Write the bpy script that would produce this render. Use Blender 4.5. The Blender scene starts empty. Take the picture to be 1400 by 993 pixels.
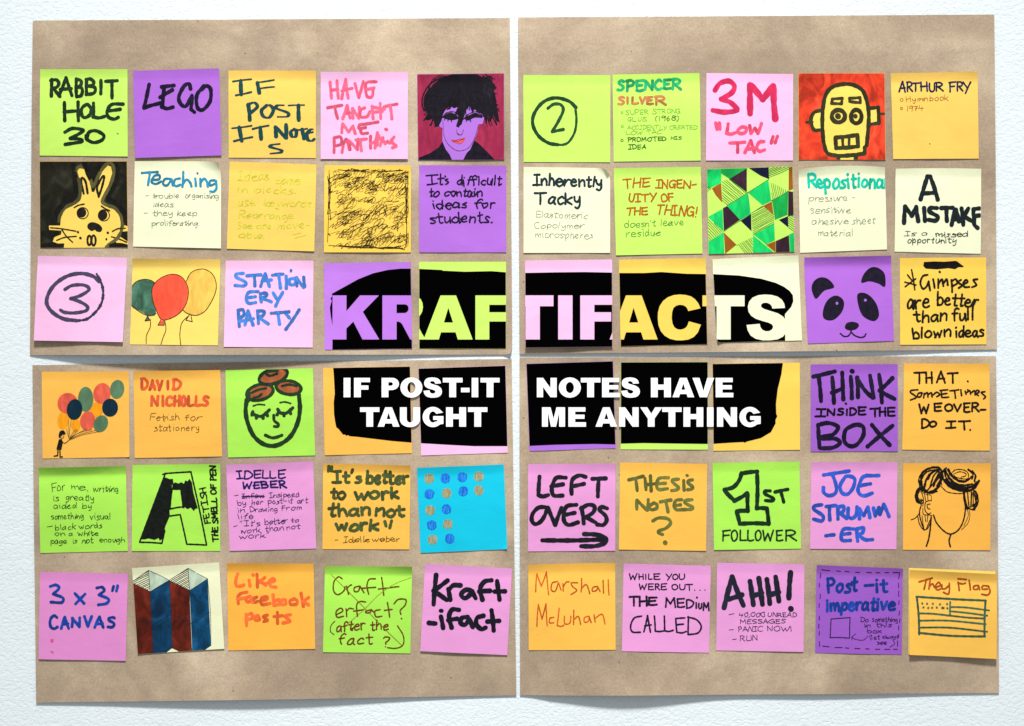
import bpy, math, random
import numpy as np
from mathutils import Vector, Matrix
from mathutils.geometry import delaunay_2d_cdt

# ------------------------------------------------------------------ camera, light, exposure
S = 0.076 / 119.0            # metres per unit of the working grid (a note is 76 mm = 119 units)
CX, CY = 700.0, 496.5
scene = bpy.context.scene
col = scene.collection
random.seed(7)

cam_d = bpy.data.cameras.new('camera')
cam = bpy.data.objects.new('camera', cam_d)
col.objects.link(cam)
CAM_D = 2.3
cam_d.sensor_width = 36.0
cam_d.lens = 36.0 * CAM_D / (1400 * S)
cam.location = (0, -CAM_D, 0)
cam.rotation_euler = (math.radians(90), 0, 0)
cam_d.clip_end = 100
scene.camera = cam

world = bpy.data.worlds.new('World')
scene.world = world
world.use_nodes = True
bg = world.node_tree.nodes['Background']
bg.inputs[0].default_value = (0.93, 0.965, 1.0, 1)
bg.inputs[1].default_value = 0.39

ld = bpy.data.lights.new('overhead_key_spot', 'SPOT')  # spot key from above, with no window behind it
ld.shadow_soft_size = 0.4
ld.spot_size = math.radians(23)
ld.spot_blend = 1.0  # soft cone shaped to darken the outer edges like a vignette
ld.energy = 1900
ld.color = (1.0, 0.992, 0.975)
lo = bpy.data.objects.new('overhead_key_spot', ld)
col.objects.link(lo)
lo.location = (0.1, -2.6, 4.4)
lo.rotation_euler = (Vector((0.02, 0, 0.10)) - lo.location).to_track_quat('-Z', 'Y').to_euler()

scene.view_settings.view_transform = 'Standard'
scene.view_settings.look = 'None'
scene.view_settings.exposure = 0.0
scene.view_settings.gamma = 1.0
scene.render.engine = 'CYCLES'
scene.cycles.transparent_max_bounces = 16

# ------------------------------------------------------------------ materials
def lin(c):
    r = []
    for v in c:
        v = v / 255.0
        r.append(v / 12.92 if v <= 0.04045 else ((v + 0.055) / 1.055) ** 2.4)
    return (r[0], r[1], r[2], 1.0)

MATS = {}

def base_mat(name, rough):
    m = bpy.data.materials.new(name)
    m.use_nodes = True
    nt = m.node_tree
    b = nt.nodes['Principled BSDF']
    b.inputs['Roughness'].default_value = rough
    b.inputs['Specular IOR Level'].default_value = 0.25
    geo = nt.nodes.new('ShaderNodeNewGeometry')
    return m, nt, b, geo

def noise(nt, geo, scale, detail=3, rough=0.55, stretch=None, dist=0.0):
    n = nt.nodes.new('ShaderNodeTexNoise')
    n.inputs['Scale'].default_value = scale
    n.inputs['Detail'].default_value = detail
    n.inputs['Roughness'].default_value = rough
    n.inputs['Distortion'].default_value = dist
    if stretch:
        mp = nt.nodes.new('ShaderNodeMapping')
        mp.inputs['Scale'].default_value = stretch
        nt.links.new(geo.outputs['Position'], mp.inputs['Vector'])
        nt.links.new(mp.outputs['Vector'], n.inputs['Vector'])
    else:
        nt.links.new(geo.outputs['Position'], n.inputs['Vector'])
    return n.outputs['Fac']

def ramp(nt, fac, stops):
    r = nt.nodes.new('ShaderNodeValToRGB')
    e = r.color_ramp.elements
    e[0].position, e[0].color = stops[0]
    e[1].position, e[1].color = stops[-1]
    for p, c in stops[1:-1]:
        x = e.new(p)
        x.color = c
    nt.links.new(fac, r.inputs[0])
    return r.outputs[0]

def mixc(nt, fac, a, b, mode='MIX'):
    m = nt.nodes.new('ShaderNodeMix')
    m.data_type = 'RGBA'
    m.blend_type = mode
    for s, v in ((m.inputs[0], fac), (m.inputs[6], a), (m.inputs[7], b)):
        if isinstance(v, (int, float, tuple)):
            s.default_value = v
        else:
            nt.links.new(v, s)
    return m.outputs[2]

def bump(nt, b, h, dist, strength=1.0, prev=None):
    n = nt.nodes.new('ShaderNodeBump')
    n.inputs['Distance'].default_value = dist
    n.inputs['Strength'].default_value = strength
    nt.links.new(h, n.inputs['Height'])
    if prev is not None:
        nt.links.new(prev, n.inputs['Normal'])
    nt.links.new(n.outputs[0], b.inputs['Normal'])
    return n.outputs[0]

def g(v):
    return (v, v, v, 1.0)

def paper_mat(rgb):
    k = ('paper', rgb)
    if k in MATS:
        return MATS[k]
    m, nt, b, geo = base_mat('note_paper', 0.8)
    fine = noise(nt, geo, 1500, 3, 0.7)
    mott = noise(nt, geo, 45, 3, 0.6)
    f1 = ramp(nt, fine, [(0.25, g(0.91)), (0.75, g(1.0))])
    f2 = ramp(nt, mott, [(0.3, g(0.95)), (0.7, g(1.0))])
    c = mixc(nt, 1.0, lin(rgb), f1, 'MULTIPLY')
    c = mixc(nt, 1.0, c, f2, 'MULTIPLY')
    nt.links.new(c, b.inputs['Base Color'])
    fib = noise(nt, geo, 900, 2, 0.6, (0.25, 1, 1))
    crs = noise(nt, geo, 30, 2.0, 0.5, (0.8, 1, 1.1), 0.5)
    p = bump(nt, b, fib, 0.00006)
    bump(nt, b, crs, 0.0007, 1.0, p)
    MATS[k] = m
    return m

def ink_mat(rgb, kind='', dark=False):
    k = ('ink', rgb, kind, dark)
    if k in MATS:
        return MATS[k]
    m, nt, b, geo = base_mat('marker_ink', 0.7)
    b.inputs['Specular IOR Level'].default_value = 0.12
    c0 = lin(rgb)
    if kind == 'wash':                       # dye marker: tints the paper under it, doubles up where it overlaps
        tr = nt.nodes.new('ShaderNodeBsdfTransparent')
        n1 = noise(nt, geo, 110, 4, 0.65, (1, 1, 1.6), 0.8)
        t = ramp(nt, n1, [(0.3, c0), (0.72, tuple(min(1, x * 1.35 + 0.05) for x in c0[:3]) + (1,))])
        nt.links.new(t, tr.inputs[0])
        nt.links.new(tr.outputs[0], nt.nodes['Material Output'].inputs['Surface'])
    else:
        if kind == 'mottle':
            n1 = noise(nt, geo, 70, 5, 0.6, (1, 1, 0.7), 1.0)
            hi = tuple(min(1, x * 1.8 + 0.006) for x in c0[:3]) + (1,)
            lo_ = tuple(x * 0.45 for x in c0[:3]) + (1,)
            c = ramp(nt, n1, [(0.38, lo_), (0.55, c0), (0.72, hi)])
        elif kind == 'pencil':
            n1 = noise(nt, geo, 900, 3, 0.6, (1, 1, 0.2))
            hi = tuple(min(1, x * 1.7 + 0.03) for x in c0[:3]) + (1,)
            c = ramp(nt, n1, [(0.4, c0), (0.68, hi)])
        elif kind == 'streak':
            n1 = noise(nt, geo, 130, 4, 0.65, (1, 1, 0.35), 0.6)
            hi = tuple(min(1, x * 1.25 + 0.006) for x in c0[:3]) + (1,)
            lo_ = tuple(x * 0.78 for x in c0[:3]) + (1,)
            c = ramp(nt, n1, [(0.35, lo_), (0.52, c0), (0.7, hi)])
        elif kind == 'flat':
            c = None
            b.inputs['Base Color'].default_value = c0
            b.inputs['Specular IOR Level'].default_value = 0.0 if sum(c0[:3]) < 0.1 else 0.2
        else:
            n1 = noise(nt, geo, 260, 3, 0.6)
            hi = tuple(min(1, x * 1.2 + 0.004) for x in c0[:3]) + (1,)
            lo_ = tuple(x * 0.8 for x in c0[:3]) + (1,)
            c = ramp(nt, n1, [(0.35, lo_), (0.65, hi)])
        if c is not None:
            nt.links.new(c, b.inputs['Base Color'])
    MATS[k] = m
    if kind == 'streak' and not dark:
        DARKER[m.name] = ink_mat(tuple(int(c * 0.86) for c in rgb), kind, True)
    return m

DARKER = {}

def kraft_mat():
    m, nt, b, geo = base_mat('kraft_paper', 0.78)
    big = noise(nt, geo, 7.5, 4, 0.6, None, 0.5)
    mid = noise(nt, geo, 55, 4, 0.65)
    fine = noise(nt, geo, 620, 3, 0.75)
    fib = noise(nt, geo, 330, 3, 0.7, (0.3, 1, 1))
    c = ramp(nt, big, [(0.33, lin((154, 135, 115))), (0.5, lin((177, 157, 133))), (0.68, lin((205, 186, 159)))])
    c = mixc(nt, 1.0, c, ramp(nt, mid, [(0.3, (0.94, 0.93, 0.92, 1)), (0.7, (1.04, 1.04, 1.02, 1))]), 'MULTIPLY')
    c = mixc(nt, 1.0, c, ramp(nt, fine, [(0.28, g(0.80)), (0.72, g(1.14))]), 'MULTIPLY')
    c = mixc(nt, 1.0, c, ramp(nt, fib, [(0.3, (0.93, 0.92, 0.93, 1)), (0.7, (1.04, 1.04, 1.03, 1))]), 'MULTIPLY')
    sp = nt.nodes.new('ShaderNodeTexVoronoi')
    sp.inputs['Scale'].default_value = 95
    nt.links.new(geo.outputs['Position'], sp.inputs['Vector'])
    pick = nt.nodes.new('ShaderNodeSeparateColor')
    nt.links.new(sp.outputs['Color'], pick.inputs[0])
    th = nt.nodes.new('ShaderNodeMath'); th.operation = 'GREATER_THAN'; th.inputs[1].default_value = 0.86
    nt.links.new(pick.outputs[0], th.inputs[0])
    dd = nt.nodes.new('ShaderNodeMath'); dd.operation = 'LESS_THAN'; dd.inputs[1].default_value = 0.065
    nt.links.new(sp.outputs['Distance'], dd.inputs[0])
    ml = nt.nodes.new('ShaderNodeMath'); ml.operation = 'MULTIPLY'
    nt.links.new(th.outputs[0], ml.inputs[0]); nt.links.new(dd.outputs[0], ml.inputs[1])
    c = mixc(nt, ml.outputs[0], c, lin((110, 88, 70)))
    nt.links.new(c, b.inputs['Base Color'])
    p = bump(nt, b, fine, 0.00004)
    dent = noise(nt, geo, 9, 2, 0.45, None, 0.2)
    bump(nt, b, dent, 0.005, 1.0, p)
    return m

def wall_mat():
    m, nt, b, geo = base_mat('painted_plaster', 0.7)
    big = noise(nt, geo, 4, 3, 0.5)
    c = ramp(nt, big, [(0.3, lin((224, 233, 236))), (0.7, lin((230, 238, 240)))])
    nt.links.new(c, b.inputs['Base Color'])
    mp = nt.nodes.new('ShaderNodeMapping')
    mp.inputs['Rotation'].default_value = (0, math.radians(28), 0)
    mp.inputs['Scale'].default_value = (0.7, 1, 1)
    nt.links.new(geo.outputs['Position'], mp.inputs['Vector'])
    class G2: outputs = {'Position': mp.outputs['Vector']}
    peb = noise(nt, G2, 350, 4, 0.6, None, 0.5)
    pebr = ramp(nt, peb, [(0.36, g(0.0)), (0.52, g(0.75)), (0.75, g(1.0))])
    lump = noise(nt, geo, 34, 3, 0.55)
    fine = noise(nt, geo, 900, 2, 0.6)
    p = bump(nt, b, lump, 0.0005)
    p = bump(nt, b, pebr, 0.0002, 1.0, p)
    bump(nt, b, fine, 0.00008, 1.0, p)
    return m

KRAFT = kraft_mat()

# ------------------------------------------------------------------ mesh helpers
def link_mesh(name, verts, faces, mat, parent=None, smooth=True):
    me = bpy.data.meshes.new(name)
    me.from_pydata([tuple(map(float, v)) for v in verts], [], faces)
    if smooth:
        me.polygons.foreach_set('use_smooth', [True] * len(me.polygons))
    me.materials.append(mat)
    me.update()
    o = bpy.data.objects.new(name, me)
    col.objects.link(o)
    if parent is not None:
        o.parent = parent
        PLOC[o.name] = PLOC[parent.name]
        me.transform(Matrix.Translation(-Vector(PLOC[parent.name])))
    return o

PLOC = {}
def empty(name, loc, label, cat, group=None):
    o = bpy.data.objects.new(name, None)
    col.objects.link(o)
    o.location = loc
    o.empty_display_size = 0.01
    PLOC[o.name] = tuple(loc)
    o['label'] = label
    o['category'] = cat
    if group:
        o['group'] = group
    return o

def W(px, py, h):
    return np.stack([(px - CX) * S, -h * np.ones_like(px), (CY - py) * S], -1)

class Sheet:
    """A curved square of paper; uv (0..1, v down) -> a point of the wall's plane plus a height off the wall (metres)."""
    def __init__(self, quad, base, height, rolls=(), under=None, arch=0.0):
        self.q = np.array(quad, float)
        self.base, self.height, self.under, self.arch = base, height, under, arch
        c = self.q.mean(0)
        self.rolls = []
        for (i, L, R) in rolls:
            d = self.q[i] - c
            n = d / np.linalg.norm(d)
            self.rolls.append((self.q[i] - n * L, n, R))

    def px(self, u, v):
        a, b, c, d = self.q
        u = u[..., None]; v = v[..., None]
        return a * (1 - u) * (1 - v) + b * u * (1 - v) + c * u * v + d * (1 - u) * v

    def uv(self, P):
        P = np.asarray(P, float)
        u = np.full(P.shape[:-1], 0.5); v = u.copy()
        a, b, c, d = self.q
        for _ in range(5):
            F = self.px(u, v) - P
            Ju = (b - a) * (1 - v[..., None]) + (c - d) * v[..., None]
            Jv = (d - a) * (1 - u[..., None]) + (c - b) * u[..., None]
            det = Ju[..., 0] * Jv[..., 1] - Ju[..., 1] * Jv[..., 0]
            u = u - (F[..., 0] * Jv[..., 1] - F[..., 1] * Jv[..., 0]) / det
            v = v - (Ju[..., 0] * F[..., 1] - Ju[..., 1] * F[..., 0]) / det
        return u, v

    def at(self, u, v, dz=0.0):
        p = self.px(u, v)
        h = self.base + self.height(u, v)
        if self.arch:
            p = p.copy()
            p[..., 1] -= self.arch * 4 * u * (1 - u) * np.clip(1 - v / 0.5, 0, 1) ** 2
        for f, n, R in self.rolls:
            d = (p - f) @ n
            k = d > 0
            th = np.where(k, d / R, 0)
            th = np.minimum(th, 2.4)
            p = p + np.where(k, R * np.sin(th) - d, 0)[..., None] * n
            h = h + np.where(k, 0.6 * R * (1 - np.cos(th)) * S, 0)
        if self.under is not None:
            uu, vv = self.under.uv(p)
            h = h + self.under.base + self.under.height(uu, vv)
        return W(p[..., 0], p[..., 1], h + dz)

    def mesh(self, name, mat, parent, n=36, m=52, t=0.00012):
        m = m or n
        u, v = np.meshgrid(np.linspace(0, 1, n + 1), np.linspace(0, 1, m + 1))
        P = self.at(u, v).reshape(-1, 3)
        Q = P + np.array([0, t, 0])
        k = (n + 1) * (m + 1)
        F = []
        for j in range(m):
            for i in range(n):
                a = j * (n + 1) + i
                F.append((a, a + n + 1, a + n + 2, a + 1))
        B = [(a + k, d + k, c + k, b + k) for a, b, c, d in F]
        E = []
        nF = len(F) * 2
        for i in range(n):
            E.append((i, i + 1, i + 1 + k, i + k))
            a = m * (n + 1) + i
            E.append((a + 1, a, a + k, a + 1 + k))
        for j in range(m):
            a = j * (n + 1)
            E.append((a + n + 1, a, a + k, a + n + 1 + k))
            a = j * (n + 1) + n
            E.append((a, a + n + 1, a + n + 1 + k, a + k))
        k2 = 2 * k                                        # rim on its own vertices, so it stays a crisp cut edge
        E = [tuple(i + k2 for i in e) for e in E]
        used = sorted({i for e in E for i in e})
        mp = {i: k2 + j for j, i in enumerate(used)}
        PQ = np.vstack([P, Q])
        E = [tuple(mp[i] for i in e) for e in E]
        return link_mesh(name, np.vstack([PQ, PQ[[i - k2 for i in used]]]), F + B + E, mat, parent)

# ------------------------------------------------------------------ strokes
def cr(pts, step):
    """Catmull-Rom through the points, resampled."""
    p = np.array(pts, float)
    if len(p) == 1:
        return p
    keep = [0] + [i for i in range(1, len(p)) if np.linalg.norm(p[i] - p[i - 1]) > 1e-3]
    p = p[keep]
    if len(p) == 2:
        n = max(2, int(np.linalg.norm(p[1] - p[0]) / step) + 1)
        t = np.linspace(0, 1, n)[:, None]
        return p[0] * (1 - t) + p[1] * t
    if len(p) < 2:
        return p
    closed = np.linalg.norm(p[0] - p[-1]) < 1e-6
    a = p[-2] if closed else 2 * p[0] - p[1]
    z = p[1] if closed else 2 * p[-1] - p[-2]
    q = np.vstack([a, p, z])
    out = []
    for i in range(1, len(q) - 2):
        p0, p1, p2, p3 = q[i - 1], q[i], q[i + 1], q[i + 2]
        n = max(2, int(np.linalg.norm(p2 - p1) / step) + 1)
        t = np.linspace(0, 1, n, endpoint=False)[:, None]
        out.append(0.5 * ((2 * p1) + (-p0 + p2) * t + (2 * p0 - 5 * p1 + 4 * p2 - p3) * t ** 2 + (-p0 + 3 * p1 - 3 * p2 + p3) * t ** 3))
    out.append(q[-2][None])
    return np.vstack(out)

def parse(s):
    """'x,y x,y|!x,y ...' -> [(sharp, pts)]"""
    r = []
    for part in s.split('|'):
        part = part.strip()
        if not part:
            continue
        sharp = part[0] == '!'
        if sharp:
            part = part[1:]
        if part[0] == 'e':                                # ellipse: e cx cy rx ry rot
            v = [float(x) for x in part[1:].split()]
            rot = math.radians(v[4]) if len(v) > 4 else 0
            pts = []
            for k in range(19):
                a = 2 * math.pi * k / 18 - 1.9
                x, y = v[2] * math.cos(a), v[3] * math.sin(a)
                pts.append((v[0] + x * math.cos(rot) - y * math.sin(rot), v[1] + x * math.sin(rot) + y * math.cos(rot)))
            pts[-1] = pts[0]
            r.append((False, pts))
            continue
        pts = [tuple(float(q) for q in t.split(',')) for t in part.split()]
        r.append((sharp, pts))
    return r

def split_sharp(strokes):
    r = []
    for sharp, pts in strokes:
        if not sharp or len(pts) < 3:
            r.append(pts)
        else:
            for a, b in zip(pts[:-1], pts[1:]):
                r.append([a, b])
    return r

class Ink:
    """Collects ribbons and areas of one mark, laid on a sheet."""
    def __init__(self, sheet, layer):
        self.s, self.v, self.f, self.n = sheet, [], [], 0
        self.mi, self.dark = [], 0
        self.layer, self.k = layer, random.randrange(60)

    def add(self, P, dz, faces):
        u, v = self.s.uv(P)
        u = np.clip(u, 0.002, 0.998); v = np.clip(v, 0.002, 0.998)
        X = self.s.at(u, v, 0.00011 + self.layer * 0.000012 + dz)
        self.v.append(X)
        self.f += [tuple(i + self.n for i in f) for f in faces]
        self.mi += [self.dark] * len(faces)
        self.n += len(P)

    def stroke(self, pts, w, wob=0.08):
        """pts in working units; w a width or (along-horizontal, along-vertical) for a flat nib"""
        self.dark = 1 if random.random() < 0.36 else 0
        nib = isinstance(w, tuple)
        wm = max(w) if nib else w
        if len(pts) == 2 and wm < 40:
            a, b = np.array(pts[0], float), np.array(pts[1], float)
            d = b - a
            L = np.linalg.norm(d)
            if L > 4:
                nrm = np.array([-d[1], d[0]]) / L
                pts = [a, a + d * 0.5 + nrm * random.uniform(-0.02, 0.02) * L, b]
        p = cr(pts, max(0.45, wm * 0.22))
        if len(p) < 2 or np.linalg.norm(p[-1] - p[0]) + len(p) < 2.5:
            c = p[0]
            ang = np.linspace(0, 2 * math.pi, 11)[:-1]
            r = wm / 2 * (1 + 0.12 * np.sin(ang * 2 + random.random() * 6))
            P = np.vstack([c[None], c + np.stack([np.cos(ang) * r, np.sin(ang) * r], -1)])
            self.k += 7
            self.add(P, np.full(len(P), (self.k % 120) * 5e-7), [(0, 1 + i, 1 + (i + 1) % 10) for i in range(10)])
            return
        t = np.gradient(p, axis=0)
        t /= np.maximum(np.linalg.norm(t, axis=1), 1e-9)[:, None]
        nrm = np.stack([-t[:, 1], t[:, 0]], -1)
        n = len(p)
        if nib:
            hw = (w[0] + (w[1] - w[0]) * np.abs(t[:, 1])) / 2
        else:
            hw = np.full(n, w / 2)
        ph = random.random() * 6
        x = np.arange(n)
        hw = hw * (1 + wob * np.sin(x * 0.37 + ph) + wob * 0.6 * np.sin(x * 0.93 + ph * 2))
        P = np.empty((2 * n, 2))
        P[0::2] = p + nrm * hw[:, None]
        P[1::2] = p - nrm * hw[:, None]
        dz = ((self.k + np.repeat(np.arange(n), 2)) % 160) * 4e-7
        F = [(2 * i, 2 * i + 2, 2 * i + 3, 2 * i + 1) for i in range(n - 1) if abs(dz[2 * i] - dz[2 * i + 2]) < 1e-5]
        F2 = [(2 * i, 2 * i + 2, 2 * i + 3, 2 * i + 1) for i in range(n - 1) if abs(dz[2 * i] - dz[2 * i + 2]) >= 1e-5]
        self.add(P, dz, F + F2)
        for i, sg in ((0, -1), (n - 1, 1)):
            a0 = math.atan2(nrm[i, 1], nrm[i, 0])
            ang = a0 - sg * np.linspace(0, math.pi, 7)
            r = hw[i]
            C = np.vstack([p[i][None], p[i] + r * np.stack([np.cos(ang), np.sin(ang)], -1)])
            self.add(C, np.full(len(C), float(dz[2 * i])), [(0, j + 1, j + 2) for j in range(6)])
        self.k += n + 11

    def area(self, loops, minus=(), whole=False, step=3.0):
        """loops: even-odd outline(s); minus: list of loop groups taken out; clipped to the sheet"""
        q = self.s.px(np.array([0.002, 0.998, 0.998, 0.002]), np.array([0.002, 0.002, 0.998, 0.998]))
        allL = [q] + ([] if whole else list(loops)) + [l for grp in minus for l in grp]
        lo_, hi = q.min(0), q.max(0)
        if not whole:
            L = np.vstack(loops)
            lo_, hi = np.maximum(lo_, L.min(0)), np.minimum(hi, L.max(0))
        V, E = [], []
        for L in allL:
            L = np.asarray(L, float)
            if np.linalg.norm(L[0] - L[-1]) < 1e-6:
                L = L[:-1]
            D = []
            for a, b in zip(L, np.roll(L, -1, 0)):
                k = max(1, int(np.linalg.norm(b - a) / (step * 1.5)))
                for j in range(k):
                    D.append(a + (b - a) * j / k)
            s0 = len(V)
            V += [Vector((float(x), float(y))) for x, y in D]
            E += [(s0 + i, s0 + (i + 1) % len(D)) for i in range(len(D))]
        gx = np.arange(lo_[0], hi[0], step)
        gy = np.arange(lo_[1], hi[1], step)
        for yy in gy:
            for xx in gx:
                V.append(Vector((float(xx + 0.01 * (yy % 7)), float(yy))))
        rv, re, rf, *_ = delaunay_2d_cdt(V, E, [], 0, 1e-4)
        P = np.array([(v.x, v.y) for v in rv])
        T = np.array([tuple(f) for f in rf if len(f) == 3])
        c = P[T].mean(1)

        def inside(L):
            L = np.asarray(L, float)
            r = np.zeros(len(c), bool)
            x1, y1 = L[:, 0], L[:, 1]
            x2, y2 = np.roll(x1, -1), np.roll(y1, -1)
            for i in range(len(L)):
                if y1[i] == y2[i]:
                    continue
                k = (y1[i] > c[:, 1]) != (y2[i] > c[:, 1])
                xx = (x2[i] - x1[i]) * (c[:, 1] - y1[i]) / (y2[i] - y1[i]) + x1[i]
                r ^= k & (c[:, 0] < xx)
            return r
        keep = inside(q)
        if not whole:
            k = np.zeros(len(c), bool)
            for L in loops:
                k ^= inside(L)
            keep &= k
        for grp in minus:
            k = np.zeros(len(c), bool)
            for L in grp:
                k ^= inside(L)
            keep &= ~k
        T = T[keep]
        a, b, d = P[T[:, 0]], P[T[:, 1]], P[T[:, 2]]
        ar = (b[:, 0] - a[:, 0]) * (d[:, 1] - a[:, 1]) - (b[:, 1] - a[:, 1]) * (d[:, 0] - a[:, 0])
        T = T[np.abs(ar) > 1e-5]
        used = np.unique(T)
        mp = -np.ones(len(P), int)
        mp[used] = np.arange(len(used))
        self.add(P[used], np.zeros(len(used)), [tuple(int(z) for z in t) for t in mp[T]])

    def build(self, name, mat, parent):
        if not self.f:
            return None
        o = link_mesh(name, np.vstack(self.v), self.f, mat, parent)
        d = DARKER.get(mat.name)
        if d and any(self.mi):
            o.data.materials.append(d)
            o.data.polygons.foreach_set('material_index', self.mi)
        return o

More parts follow.
